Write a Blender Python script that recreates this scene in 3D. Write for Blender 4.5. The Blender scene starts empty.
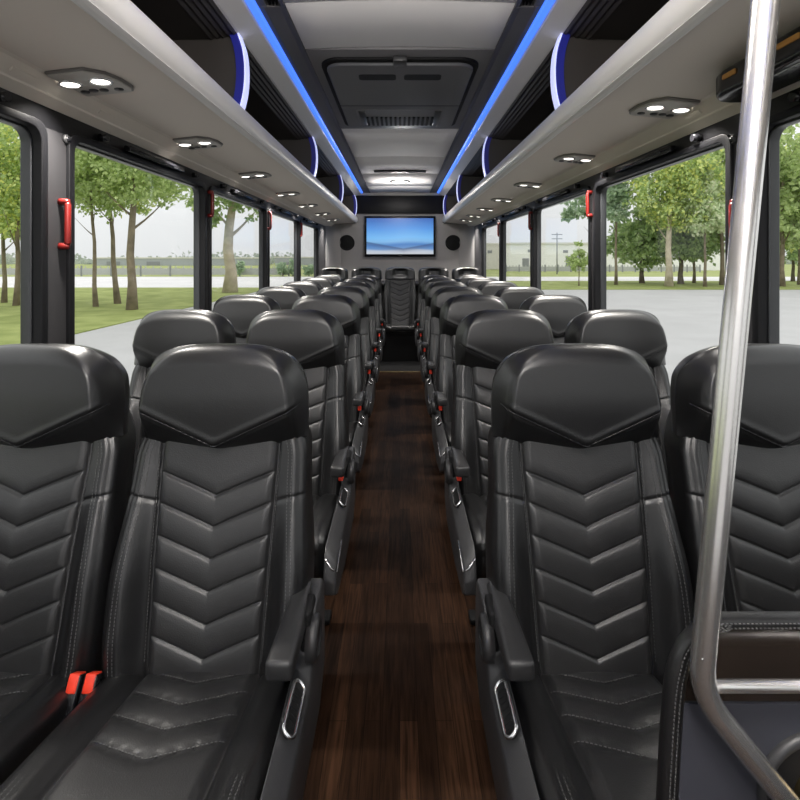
import bpy, bmesh, math, random
import numpy as np
from mathutils import Vector, Matrix

random.seed(7)
rng = np.random.default_rng(11)
SC = bpy.context.scene
COL = SC.collection
CAM_Z = 1.36          # eye height above the bus floor
F = 500.0             # focal length in pixels of an 800 px frame
GROUND_Z = -0.90
PI = math.pi


# ------------------------------------------------------------------ helpers
def srgb(r, g, b):
    f = lambda c: (c / 255 / 12.92) if c / 255 <= .04045 else ((c / 255 + .055) / 1.055) ** 2.4
    return (f(r), f(g), f(b), 1.0)


def new_mat(name):
    m = bpy.data.materials.new(name)
    m.use_nodes = True
    nt = m.node_tree
    return m, nt, nt.nodes['Principled BSDF']


def simple(name, col, rough=.5, metal=0.0, spec=.5, bump=0.0, bscale=200.0, coat=0.0, vary=0.0, vscale=3.0):
    m, nt, b = new_mat(name)
    if len(col) == 3:
        col = (*col, 1.0)
    b.inputs['Base Color'].default_value = col
    b.inputs['Roughness'].default_value = rough
    b.inputs['Metallic'].default_value = metal
    b.inputs['Specular IOR Level'].default_value = spec
    b.inputs['Coat Weight'].default_value = coat
    tc = nt.nodes.new('ShaderNodeTexCoord')
    if bump:
        n = nt.nodes.new('ShaderNodeTexNoise')
        n.inputs['Scale'].default_value = bscale
        n.inputs['Detail'].default_value = 3
        bp = nt.nodes.new('ShaderNodeBump')
        bp.inputs['Strength'].default_value = bump
        bp.inputs['Distance'].default_value = .002
        nt.links.new(tc.outputs['Object'], n.inputs['Vector'])
        nt.links.new(n.outputs['Fac'], bp.inputs['Height'])
        nt.links.new(bp.outputs['Normal'], b.inputs['Normal'])
    if vary:
        n = nt.nodes.new('ShaderNodeTexNoise')
        n.inputs['Scale'].default_value = vscale
        n.inputs['Detail'].default_value = 4
        r = nt.nodes.new('ShaderNodeValToRGB')
        r.color_ramp.elements[0].position = .3
        r.color_ramp.elements[1].position = .7
        r.color_ramp.elements[0].color = tuple(c * (1 - vary) for c in col[:3]) + (1,)
        r.color_ramp.elements[1].color = tuple(min(1, c * (1 + vary)) for c in col[:3]) + (1,)
        nt.links.new(tc.outputs['Object'], n.inputs['Vector'])
        nt.links.new(n.outputs['Fac'], r.inputs['Fac'])
        nt.links.new(r.outputs['Color'], b.inputs['Base Color'])
    return m


def emit(name, col, strength):
    m, nt, b = new_mat(name)
    b.inputs['Base Color'].default_value = (*col[:3], 1)
    b.inputs['Emission Color'].default_value = (*col[:3], 1)
    b.inputs['Emission Strength'].default_value = strength
    b.inputs['Roughness'].default_value = .4
    return m


def tag(o, label=None, cat=None, group=None, kind=None):
    if label: o['label'] = label
    if cat: o['category'] = cat
    if group: o['group'] = group
    if kind: o['kind'] = kind
    return o


def empty(name, loc=(0, 0, 0), rz=0.0, label=None, cat=None, group=None, kind=None):
    o = bpy.data.objects.new(name, None)
    o.empty_display_size = .1
    o.location = loc
    o.rotation_euler = (0, 0, rz)
    COL.objects.link(o)
    return tag(o, label, cat, group, kind)


def link_mesh(name, me, parent=None, loc=None):
    o = bpy.data.objects.new(name, me)
    COL.objects.link(o)
    if parent is not None:
        o.parent = parent
    if loc is not None:
        o.location = loc
    return o


class MB:
    """collects shapes into one mesh"""
    def __init__(self):
        self.v, self.f, self.m, self.s = [], [], [], []

    def add(self, verts, faces, mi=0, smooth=False):
        b = len(self.v)
        self.v.extend(tuple(map(float, p)) for p in verts)
        for f in faces:
            self.f.append(tuple(b + i for i in f))
            self.m.append(mi)
            self.s.append(smooth)
        return self

    def box(self, lo, hi, mi=0):
        x0, y0, z0 = lo
        x1, y1, z1 = hi
        v = [(x0, y0, z0), (x1, y0, z0), (x1, y1, z0), (x0, y1, z0), (x0, y0, z1), (x1, y0, z1), (x1, y1, z1), (x0, y1, z1)]
        return self.hexa(v, mi)

    def hexa(self, v, mi=0):
        return self.add(v, [(0, 3, 2, 1), (4, 5, 6, 7), (0, 1, 5, 4), (1, 2, 6, 5), (2, 3, 7, 6), (3, 0, 4, 7)], mi)

    def prism_x(self, poly, x0, x1, mi=0, dz1=None):
        """polygon of (y,z) extruded along x"""
        n = len(poly)
        v = [(x0, y, z) for y, z in poly] + [(x1, y, z + (dz1[i] if dz1 else 0)) for i, (y, z) in enumerate(poly)]
        f = [tuple(range(n)), tuple(range(2 * n - 1, n - 1, -1))]
        f += [(i, i + n, (i + 1) % n + n, (i + 1) % n) for i in range(n)]
        return self.add(v, f, mi)

    def prism_y(self, poly, y0, y1, mi=0, smooth=False):
        """polygon of (x,z) extruded along y"""
        n = len(poly)
        v = [(x, y0, z) for x, z in poly] + [(x, y1, z) for x, z in poly]
        f = [tuple(range(n)), tuple(range(2 * n - 1, n - 1, -1))]
        self.add(v, f, mi)
        b = len(self.v) - 2 * n
        for i in range(n):
            self.f.append((b + i, b + i + n, b + (i + 1) % n + n, b + (i + 1) % n))
            self.m.append(mi)
            self.s.append(smooth)
        return self

    def prism_z(self, poly, z0, z1, mi=0):
        n = len(poly)
        v = [(x, y, z0) for x, y in poly] + [(x, y, z1) for x, y in poly]
        f = [tuple(range(n)), tuple(range(2 * n - 1, n - 1, -1))]
        f += [(i, i + n, (i + 1) % n + n, (i + 1) % n) for i in range(n)]
        return self.add(v, f, mi)

    def tube(self, pts, r, seg=12, closed=False, mi=0, sx=1.0, up=None):
        P = [Vector(p) for p in pts]
        n = len(P)
        rr = r if hasattr(r, '__len__') else [r] * n
        T = []
        for i in range(n):
            a = P[(i - 1) % n] if (closed or i > 0) else P[i]
            b = P[(i + 1) % n] if (closed or i < n - 1) else P[i]
            T.append((b - a).normalized())
        u = Vector(up) if up is not None else (Vector((0, 0, 1)) if abs(T[0].z) < .9 else Vector((1, 0, 0)))
        verts = []
        N = (u - T[0] * u.dot(T[0])).normalized()
        for i in range(n):
            if up is not None:
                N = Vector(up)
            N = (N - T[i] * N.dot(T[i])).normalized()
            B = T[i].cross(N)
            for k in range(seg):
                a = 2 * PI * k / seg
                verts.append(P[i] + (N * math.cos(a) + B * math.sin(a) * sx) * rr[i])
        faces = []
        for i in range(n if closed else n - 1):
            for k in range(seg):
                a, b = i * seg + k, i * seg + (k + 1) % seg
                c, d = ((i + 1) % n) * seg + (k + 1) % seg, ((i + 1) % n) * seg + k
                faces.append((a, b, c, d))
        self.add(verts, faces, mi, True)
        if not closed:
            b = len(self.v) - len(verts)
            self.f.append(tuple(b + k for k in range(seg))[::-1]); self.m.append(mi); self.s.append(False)
            self.f.append(tuple(b + (n - 1) * seg + k for k in range(seg))); self.m.append(mi); self.s.append(False)
        return self

    def cyl(self, c, axis, r, h, seg=24, mi=0, r2=None):
        ax = Vector(axis).normalized()
        c = Vector(c)
        return self.tube([c, c + ax * h], [r, r if r2 is None else r2], seg, mi=mi)

    def lathe(self, c, axis, prof, seg=32, mi=0):
        """prof: list of (radius, height along axis)"""
        ax = Vector(axis).normalized()
        u = ax.orthogonal().normalized()
        w = ax.cross(u)
        c = Vector(c)
        v, f = [], []
        for (r, h) in prof:
            for k in range(seg):
                a = 2 * PI * k / seg
                v.append(c + ax * h + (u * math.cos(a) + w * math.sin(a)) * r)
        for i in range(len(prof) - 1):
            for k in range(seg):
                f.append((i * seg + k, i * seg + (k + 1) % seg, (i + 1) * seg + (k + 1) % seg, (i + 1) * seg + k))
        return self.add(v, f, mi, True)

    def build(self, name, mats, parent=None, bevel=0.0, seg=2, loc=None, recalc=True):
        me = bpy.data.meshes.new(name)
        me.from_pydata(self.v, [], self.f)
        for m in (mats if isinstance(mats, (list, tuple)) else [mats]):
            me.materials.append(m)
        me.polygons.foreach_set('material_index', self.m)
        me.polygons.foreach_set('use_smooth', self.s)
        if recalc or bevel:
            bm = bmesh.new()
            bm.from_mesh(me)
            if recalc:
                bmesh.ops.recalc_face_normals(bm, faces=bm.faces)
            if bevel:
                ed = [e for e in bm.edges if len(e.link_faces) == 2 and e.calc_face_angle(0) > .5]
                bmesh.ops.bevel(bm, geom=ed, offset=bevel, segments=seg, profile=.5, affect='EDGES', clamp_overlap=True)
                for f in bm.faces:
                    f.smooth = True
            bm.to_mesh(me)
            bm.free()
            if bevel:
                me.set_sharp_from_angle(angle=math.radians(50))
        me.update()
        return link_mesh(name, me, parent, loc)


def rounded_rect(w, h, r, n=6):
    pts = []
    for cx, cy, a0 in ((w / 2 - r, h / 2 - r, 0), (-w / 2 + r, h / 2 - r, 90), (-w / 2 + r, -h / 2 + r, 180), (w / 2 - r, -h / 2 + r, 270)):
        for k in range(n + 1):
            a = math.radians(a0 + 90 * k / n)
            pts.append((cx + r * math.cos(a), cy + r * math.sin(a)))
    return pts


def catmull(pts, n):
    P = np.array(pts, float)
    P = np.vstack([2 * P[0] - P[1], P, 2 * P[-1] - P[-2]])
    out = []
    m = len(P) - 3
    for t in np.linspace(0, m, n):
        i = min(int(t), m - 1)
        u = t - i
        p0, p1, p2, p3 = P[i:i + 4]
        out.append(.5 * ((2 * p1) + (-p0 + p2) * u + (2 * p0 - 5 * p1 + 4 * p2 - p3) * u * u + (-p0 + 3 * p1 - 3 * p2 + p3) * u ** 3))
    return np.array(out)


def smooth_interp(xs, ys):
    g = np.linspace(xs[0] - .1, xs[-1] + .1, 400)
    v = np.interp(g, xs, ys)
    k = np.ones(25) / 25
    v2 = np.convolve(np.pad(v, 12, mode='edge'), k, mode='valid')
    return lambda z: np.interp(z, g, v2)


def sstep(a, b, x):
    t = np.clip((x - a) / (b - a), 0, 1)
    return t * t * (3 - 2 * t)


def copy_tree(o, parent=None):
    c = o.copy()
    COL.objects.link(c)
    if parent is not None:
        c.parent = parent
    for ch in o.children:
        copy_tree(ch, c)
    return c


# ---------------------------------------------------------------- materials
def leather(name, col, rough, perforated=False):
    m, nt, b = new_mat(name)
    b.inputs['Base Color'].default_value = (*col, 1)
    b.inputs['Roughness'].default_value = rough
    b.inputs['Specular IOR Level'].default_value = .68
    tc = nt.nodes.new('ShaderNodeTexCoord')
    v = nt.nodes.new('ShaderNodeTexVoronoi')
    v.inputs['Scale'].default_value = 420
    n = nt.nodes.new('ShaderNodeTexNoise')
    n.inputs['Scale'].default_value = 24
    n.inputs['Detail'].default_value = 4
    add = nt.nodes.new('ShaderNodeMath')
    add.operation = 'MULTIPLY_ADD'
    add.inputs[1].default_value = .35
    bp = nt.nodes.new('ShaderNodeBump')
    bp.inputs['Strength'].default_value = .22 if not perforated else .35
    bp.inputs['Distance'].default_value = .0015
    nt.links.new(tc.outputs['Object'], v.inputs['Vector'])
    nt.links.new(tc.outputs['Object'], n.inputs['Vector'])
    nt.links.new(v.outputs['Distance'], add.inputs[0])
    nt.links.new(n.outputs['Fac'], add.inputs[2])
    nt.links.new(add.outputs[0], bp.inputs['Height'])
    nt.links.new(bp.outputs['Normal'], b.inputs['Normal'])
    return m


M = {}
M['leather'] = leather('black_leather', (.0085, .0085, .009), .35)
M['perf'] = leather('perforated_black_leather', (.0175, .0175, .018), .40, True)
M['thread'] = simple('grey_thread', (.10, .10, .10), .7)
M['piping'] = simple('black_piping', (.012, .012, .013), .35)
M['plastic'] = simple('charcoal_plastic', (.020, .020, .021), .40, bump=.15, bscale=900)
M['panel'] = simple('grey_moulded_plastic', (.036, .036, .038), .38, bump=.12, bscale=900)
M['black'] = simple('black_plastic', (.006, .006, .0065), .6, spec=.2)
M['gloss_black'] = simple('gloss_black', (.010, .010, .012), .18)
M['chrome'] = simple('chrome', (.85, .85, .86), .24, metal=1.0)
M['red'] = simple('red_plastic', (.15, .009, .007), .34)
M['buckle_red'] = simple('buckle_red', (.85, .05, .02), .4)
M['rack'] = simple('warm_grey_rack_vinyl', srgb(212, 202, 191), .6, bump=.05, bscale=500)
M['rack_nose'] = simple('satin_light_trim', srgb(226, 223, 220), .36)
M['rack_dark'] = simple('dark_rack_lining', (.040, .034, .030), .5)
M['wall_trim'] = simple('warm_light_trim', srgb(214, 205, 193), .42)
M['ceil'] = simple('ceiling_panel', srgb(244, 241, 240), .8, spec=.15)
M['ceil_dark'] = simple('charcoal_ceiling_trim', srgb(112, 110, 112), .5, bump=.05, bscale=600)
M['ac'] = simple('charcoal_unit_plastic', srgb(92, 92, 95), .45)
M['wall'] = simple('dark_wall_vinyl', srgb(40, 39, 41), .6, bump=.06, bscale=400)
M['wall_back'] = simple('dark_rear_wall', srgb(150, 148, 147), .65, bump=.05, bscale=300)
M['header'] = simple('black_window_surround', (.006, .006, .007), .4, spec=.3)
M['seal'] = simple('dark_rubber', (.005, .005, .006), .45, spec=.22)
M['steel_edge'] = simple('grey_seal_edge', (.03, .032, .035), .3)
M['led_blue'] = emit('blue_light_strip', (.075, .235, 1.0), 1.0)
M['led_white'] = emit('pale_light_strip', (.60, .64, 1.0), .80)
M['lamp'] = emit('warm_white_lamp', (1.0, .95, .86), 3.0)
M['brass'] = simple('brass', (.55, .42, .22), .3, metal=1.0)
M['amber'] = simple('amber_lens', (.55, .26, .06), .25)
M['smoke'] = simple('smoked_panel', (.020, .015, .012), .14)
M['lower_panel'] = simple('slate_panel', srgb(58, 59, 66), .38)


def brushed():
    m, nt, b = new_mat('brushed_steel')
    b.inputs['Base Color'].default_value = (.72, .705, .69, 1)
    b.inputs['Metallic'].default_value = .92
    b.inputs['Roughness'].default_value = .26
    tc = nt.nodes.new('ShaderNodeTexCoord')
    n = nt.nodes.new('ShaderNodeTexNoise')
    n.inputs['Scale'].default_value = 500
    bp = nt.nodes.new('ShaderNodeBump')
    bp.inputs['Strength'].default_value = .05
    bp.inputs['Distance'].default_value = .001
    nt.links.new(tc.outputs['Object'], n.inputs['Vector'])
    nt.links.new(n.outputs['Fac'], bp.inputs['Height'])
    nt.links.new(bp.outputs['Normal'], b.inputs['Normal'])
    return m
M['steel'] = brushed()


def wood_floor():
    m, nt, b = new_mat('dark_wood_planks')
    L = nt.links.new
    tc = nt.nodes.new('ShaderNodeTexCoord')
    mp = nt.nodes.new('ShaderNodeMapping')
    mp.inputs['Rotation'].default_value = (0, 0, PI / 2)
    L(tc.outputs['Object'], mp.inputs['Vector'])
    br = nt.nodes.new('ShaderNodeTexBrick')
    br.inputs['Scale'].default_value = 1.0
    br.inputs['Brick Width'].default_value = .62
    br.inputs['Row Height'].default_value = .052
    br.inputs['Mortar Size'].default_value = .0008
    br.inputs['Color1'].default_value = (.040, .0195, .0105, 1)
    br.inputs['Color2'].default_value = (.018, .0087, .0048, 1)
    br.inputs['Mortar'].default_value = (.006, .0036, .0024, 1)
    br.offset = .37
    L(mp.outputs['Vector'], br.inputs['Vector'])
    mp2 = nt.nodes.new('ShaderNodeMapping')
    mp2.inputs['Scale'].default_value = (60, 3.5, 1)
    L(tc.outputs['Object'], mp2.inputs['Vector'])
    n = nt.nodes.new('ShaderNodeTexNoise')
    n.inputs['Scale'].default_value = 1.6
    n.inputs['Detail'].default_value = 6
    n.inputs['Distortion'].default_value = .8
    L(mp2.outputs['Vector'], n.inputs['Vector'])
    rp = nt.nodes.new('ShaderNodeValToRGB')
    rp.color_ramp.elements[0].position = .32
    rp.color_ramp.elements[0].color = (.42, .40, .38, 1)
    rp.color_ramp.elements[1].position = .72
    rp.color_ramp.elements[1].color = (1.5, 1.45, 1.4, 1)
    L(n.outputs['Fac'], rp.inputs['Fac'])
    mx = nt.nodes.new('ShaderNodeMix')
    mx.data_type = 'RGBA'
    mx.blend_type = 'MULTIPLY'
    mx.inputs['Factor'].default_value = 1.0
    L(br.outputs['Color'], mx.inputs['A'])
    L(rp.outputs['Color'], mx.inputs['B'])
    L(mx.outputs['Result'], b.inputs['Base Color'])
    b.inputs['Roughness'].default_value = .5
    b.inputs['Specular IOR Level'].default_value = .06
    return m
M['floor'] = wood_floor()


def glass():
    m = bpy.data.materials.new('window_glass')
    m.use_nodes = True
    nt = m.node_tree
    nt.nodes.clear()
    out = nt.nodes.new('ShaderNodeOutputMaterial')
    tr = nt.nodes.new('ShaderNodeBsdfTransparent')
    tr.inputs['Color'].default_value = (.97, .98, .975, 1)
    gl = nt.nodes.new('ShaderNodeBsdfGlossy')
    gl.inputs['Roughness'].default_value = .02
    gl.inputs['Color'].default_value = (.6, .6, .6, 1)
    lw = nt.nodes.new('ShaderNodeLayerWeight')
    pw = nt.nodes.new('ShaderNodeMath'); pw.operation = 'POWER'; pw.inputs[1].default_value = 5.0
    fr = nt.nodes.new('ShaderNodeMath'); fr.operation = 'MULTIPLY_ADD'
    fr.inputs[1].default_value = .45; fr.inputs[2].default_value = .012
    nt.links.new(lw.outputs['Facing'], pw.inputs[0])
    nt.links.new(pw.outputs[0], fr.inputs[0])
    mx = nt.nodes.new('ShaderNodeMixShader')
    nt.links.new(fr.outputs[0], mx.inputs[0])
    nt.links.new(tr.outputs[0], mx.inputs[1])
    nt.links.new(gl.outputs[0], mx.inputs[2])
    nt.links.new(mx.outputs[0], out.inputs[0])
    return m
M['glass'] = glass()


def screen_mat():
    """blue sky over hazy layered hills and a pale shore, from the screen's own coordinates"""
    m, nt, b = new_mat('lit_screen')
    L = nt.links.new
    tc = nt.nodes.new('ShaderNodeTexCoord')
    sp = nt.nodes.new('ShaderNodeSeparateXYZ')
    L(tc.outputs['Generated'], sp.inputs[0])
    sky = nt.nodes.new('ShaderNodeValToRGB')
    e = sky.color_ramp.elements
    e[0].position = 0.0; e[0].color = srgb(196, 200, 206)
    e[1].position = 1.0; e[1].color = srgb(44, 96, 176)
    for p, c in ((.10, (178, 190, 206)), (.15, (96, 142, 196)), (.26, (60, 120, 190)), (.36, (120, 178, 226)), (.46, (112, 182, 238)), (.7, (76, 146, 222))):
        k = e.new(p); k.color = srgb(*c)
    wx = nt.nodes.new('ShaderNodeMath'); wx.operation = 'SINE'
    ax = nt.nodes.new('ShaderNodeMath'); ax.operation = 'MULTIPLY'; ax.inputs[1].default_value = 7.0
    L(sp.outputs['X'], ax.inputs[0]); L(ax.outputs[0], wx.inputs[0])
    wz = nt.nodes.new('ShaderNodeMath'); wz.operation = 'MULTIPLY_ADD'; wz.inputs[1].default_value = .02
    L(wx.outputs[0], wz.inputs[0]); L(sp.outputs['Z'], wz.inputs[2])
    L(wz.outputs[0], sky.inputs['Fac'])
    # two dark slopes falling from the left and right edges
    xc = nt.nodes.new('ShaderNodeMath'); xc.operation = 'SUBTRACT'; xc.inputs[1].default_value = .55
    L(sp.outputs['X'], xc.inputs[0])
    xa = nt.nodes.new('ShaderNodeMath'); xa.operation = 'ABSOLUTE'
    L(xc.outputs[0], xa.inputs[0])
    hl = nt.nodes.new('ShaderNodeMath'); hl.operation = 'MULTIPLY_ADD'; hl.inputs[1].default_value = .34; hl.inputs[2].default_value = .17
    L(xa.outputs[0], hl.inputs[0])
    df = nt.nodes.new('ShaderNodeMath'); df.operation = 'SUBTRACT'
    L(hl.outputs[0], df.inputs[0]); L(sp.outputs['Z'], df.inputs[1])
    band = nt.nodes.new('ShaderNodeValToRGB')
    be = band.color_ramp.elements
    be[0].position = 0.0; be[0].color = (0, 0, 0, 1)
    be[1].position = .03; be[1].color = (.75, .75, .75, 1)
    q = be.new(.13); q.color = (.15, .15, .15, 1)
    q = be.new(.2); q.color = (0, 0, 0, 1)
    L(df.outputs[0], band.inputs['Fac'])
    mx = nt.nodes.new('ShaderNodeMix'); mx.data_type = 'RGBA'
    L(band.outputs['Color'], mx.inputs['Factor'])
    L(sky.outputs['Color'], mx.inputs['A'])
    mx.inputs['B'].default_value = srgb(48, 74, 118)
    L(mx.outputs['Result'], b.inputs['Emission Color'])
    b.inputs['Emission Strength'].default_value = 1.0
    b.inputs['Base Color'].default_value = (.01, .01, .01, 1)
    b.inputs['Roughness'].default_value = .3
    return m
M['screen'] = screen_mat()


# ------------------------------------------------------------------- camera
cd = bpy.data.cameras.new('camera')
cam = bpy.data.objects.new('camera', cd)
COL.objects.link(cam)
cam.location = (0, 0, CAM_Z)
cam.rotation_euler = (PI / 2, 0, 0)
cd.sensor_width = 36
cd.lens = 36 * F / 800
cd.shift_y = -(400 - 258) / 800
cd.clip_start = .02
cd.clip_end = 600
SC.camera = cam

SC.view_settings.view_transform = 'Standard'
SC.view_settings.look = 'None'
SC.view_settings.gamma = 1
SC.view_settings.exposure = 0.0
SC.view_settings.use_curve_mapping = False


# ============================================================ THE BUS SHELL
Y0, Y1 = -1.6, 8.0        # front opening (windscreen) to rear wall
XW = 1.10                 # inner wall plane
XG = 1.14                # glass plane
ZS, ZH = .80, 1.765       # window opening bottom / top
OPEN = [(.32, 1.53), (1.665, 2.80), (2.885, 4.09), (4.175, 5.43), (5.485, 6.68)]
FRONT_OPEN = [(-1.3, .16)] + OPEN

MB().box((-1.22, Y0, -.06), (1.22, Y1 + .1, 0)).build('floor', M['floor'])['kind'] = 'structure'


def wall_side(s, name):
    mb = MB()
    def bx(x0, x1, y0, y1, z0, z1, mi=0):
        mb.box((min(s * x0, s * x1), y0, z0), (max(s * x0, s * x1), y1, z1), mi)
    bx(XW, 1.15, Y0, Y1 + .1, 0, ZS)                 # dado below the windows
    bx(XW, 1.15, Y0, Y1 + .1, ZH, 1.84, 1)           # black header
    bx(XW + .02, 1.22, Y0, Y1 + .1, 1.84, 2.47)
    ys = [Y0] + [v for o in FRONT_OPEN for v in o] + [Y1 + .1]
    for i in range(0, len(ys), 2):
        bx(XW, 1.15, ys[i], ys[i + 1], ZS, ZH)
    o = mb.build(name, [M['wall'], M['header']])
    o['kind'] = 'structure'
wall_side(-1, 'wall_left')
wall_side(1, 'wall_right')

mb = MB()
mb.box((-1.22, Y1, 0), (1.22, Y1 + .1, 2.47))
mb.box((-.74, Y1 - .03, 2.06), (.74, Y1, 2.36), 1)      # darker soffit above the screen
mb.build('wall_back', [M['wall_back'], M['seal']], bevel=.004)['kind'] = 'structure'

# corner fillets beside the rear wall
for s, i in ((-1, 1), (1, 2)):
    mb = MB()
    pts = [(s * XW, Y1 - .62), (s * (XW - .012), Y1 - .55), (s * (XW - .03), Y1 - .2), (s * (XW - .1), Y1 - .05), (s * (XW - .16), Y1), (s * (XW + .02), Y1)]
    mb.prism_z(pts, .0, 1.9)
    mb.build('trim_%d' % i, M['wall_back'], bevel=.01)['kind'] = 'structure'

# ceiling: light panels with narrow joints, charcoal margins to either side
ZC = CAM_Z + 1.035
mb = MB()
joints = [Y0, .2, 1.06, 2.03, 2.48, 4.00, 5.15, 6.15, 7.25, Y1 - .03]
for a, b in zip(joints[:-1], joints[1:]):
    if abs(a - 2.48) < .01:
        continue
    n = 10
    xs = np.linspace(-.47, .47, n + 1)
    top = [(x, ZC + .012 * (1 - (x / .47) ** 2)) for x in xs]
    mb.prism_y(top + [(.47, ZC + .05), (-.47, ZC + .05)], a + .003, b - .003)
mb.box((-1.22, Y0, ZC + .05), (1.22, Y1 + .1, ZC + .11), 1)
mb.build('ceiling', [M['ceil'], M['ceil_dark']], bevel=.0015, seg=1)['kind'] = 'structure'

for s, i in ((-1, 3), (1, 4)):
    mb = MB()
    prof = [(.472, ZC - .004), (.50, ZC + .004), (.565, ZC + .004), (.588, ZC + .010), (.588, ZC + .05), (.472, ZC + .05)]
    prof = [(s * x, z) for x, z in prof]
    for a, b in ((Y0, 1.10), (2.07, Y1 - .03)):
        mb.prism_y(prof, a, b)
    # around the vent recess
    pr2 = [(s * x, z) for x, z in [(.472, ZC - .004), (.492, ZC + .004), (.492, ZC + .05), (.472, ZC + .05)]]
    pr3 = [(s * x, z) for x, z in [(.552, ZC + .004), (.588, ZC + .010), (.588, ZC + .05), (.552, ZC + .05)]]
    mb.prism_y(pr2, 1.10, 2.07)
    mb.prism_y(pr3, 1.10, 2.07)
    mb.build('trim_%d' % i, M['ceil_dark'])['kind'] = 'structure'
    v = MB()
    x0, x1 = sorted((s * .494, s * .550))
    v.box((x0, 1.105, ZC + .03), (x1, 2.065, ZC + .046))
    vent = empty('ceiling_vent', (0, 0, 0), 0, 'long dark slot vent recessed beside the blue strip on the %s of the ceiling' % ('left' if s < 0 else 'right'), 'vent')
    v.build('vent_back', M['black'], vent)
    for k in range(3):
        xx = x0 + (x1 - x0) * (k + 1) / 4
        MB().box((xx - .002, 1.105, ZC + .008), (xx + .002, 2.065, ZC + .03)).build('louver', M['black'], vent)


# --------------------------------------------------------------- the windows
def window(s, idx, y0, y1):
    w = empty('window_%d' % idx, (s * XG, (y0 + y1) / 2, ZS), 0, kind='structure')
    cy = (y0 + y1) / 2
    W, H = y1 - y0, ZH - ZS
    # outer black frame ring (rounded), stands a little proud of the wall
    def ring(w0, h0, r0, w1, h1, r1, xa, xb, name, mat):
        A, B = rounded_rect(w0, h0, r0), rounded_rect(w1, h1, r1)
        n = len(A)
        mb = MB()
        vs = [(xa, p[0], p[1] + H / 2) for p in A] + [(xa, p[0], p[1] + H / 2) for p in B] + \
             [(xb, p[0], p[1] + H / 2) for p in A] + [(xb, p[0], p[1] + H / 2) for p in B]
        fs = []
        for i in range(n):
            j = (i + 1) % n
            fs += [(i, j, n + j, n + i), (2 * n + i, 3 * n + i, 3 * n + j, 2 * n + j), (i, 2 * n + i, 2 * n + j, j), (n + i, n + j, 3 * n + j, 3 * n + i)]
        mb.add(vs, fs)
        return mb.build(name, mat, w, bevel=.003)
    ring(W + .036, H + .03, .05, W - .02, H - .02, .045, s * (-.052), s * (.012), 'window_frame', M['seal'])
    ring(W - .018, H - .018, .045, W - .032, H - .032, .04, s * (-.022), s * (.011), 'window_seal', M['steel_edge'])
    mb = MB()
    pp = rounded_rect(W - .026, H - .026, .043)
    n = len(pp)
    mb.add([(-.003, p[0], p[1] + H / 2) for p in pp] + [(.003, p[0], p[1] + H / 2) for p in pp],
           [tuple(range(n)), tuple(range(2 * n - 1, n - 1, -1))] + [(i, i + n, (i + 1) % n + n, (i + 1) % n) for i in range(n)])
    mb.build('window_pane', M['glass'], w)
    # latch bar and two catches along the top
    if y1 > .5:
        zt = H + .030
        mb = MB()
        mb.box((min(s * -.072, s * -.045), -W * .22, zt - .012), (max(s * -.072, s * -.045), W * .22, zt + .012))
        mb.box((min(s * -.079, s * -.07), -W * .16, zt - .006), (max(s * -.079, s * -.07), W * .12, zt + .006))
        mb.build('latch_bar', M['gloss_black'], w, bevel=.003)
        mb = MB()
        for q in (-.36, .36):
            mb.cyl((s * -.045, W * q, zt + .004), (-s, 0, 0), .014, .03, 16)
        mb.build('latch_catch', M['gloss_black'], w)
    return w

wi = 1
for s in (-1, 1):
    for (a, b) in FRONT_OPEN:
        window(s, wi, a, b)
        wi += 1

# red emergency handles and round studs on the pillars
def handle(s, y, z0, z1, label):
    h = empty('emergency_handle', (s * (XW - .001), y, z0), 0, label, 'emergency handle', 'red emergency handles on the window pillars')
    L = z1 - z0
    mb = MB()
    mb.tube([(-s * .022, 0, .008), (-s * .026, 0, .02), (-s * .026, 0, L - .02), (-s * .022, 0, L - .008)], [.0085, .0098, .0098, .0085], 12)
    mb.build('grip', M['red'], h)
    for zz in (.008, L - .008):
        m2 = MB()
        m2.lathe((0, 0, zz), (-s, 0, 0), [(0, 0), (.011, 0), (.0115, .012), (.010, .026), (.006, .031), (0, .032)], 16)
        m2.build('mount', M['red'], h)
side = {-1: 'left', 1: 'right'}
handle(-1, 1.615, CAM_Z + .03, CAM_Z + .19, 'red emergency handle on the left pillar before the first wide window, lowest mounted')
handle(1, 1.615, CAM_Z + .03, CAM_Z + .19, 'red emergency handle on the right pillar half hidden behind the steel pole')
for s in (-1, 1):
    for y, nm in ((2.862, 'second'), (4.15, 'third'), (5.465, 'fourth')):
        handle(s, y, CAM_Z + .235, CAM_Z + .385, 'red emergency handle high on the %s pillar along the %s windows' % (nm, side[s]))
    st = empty('pillar_stud', (s * XW, 1.645, CAM_Z + .39), 0, 'round dark stud near the top of the first %s pillar' % side[s], 'stud')
    MB().lathe((0, 0, 0), (-s, 0, 0), [(0, 0), (.016, 0), (.016, .006), (.011, .010), (0, .010)], 20).build('rim', M['panel'], st)
    MB().lathe((0, 0, .0), (-s, 0, 0), [(.0105, .009), (.008, .014), (0, .015)], 20).build('cap', M['gloss_black'], st)


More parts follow.
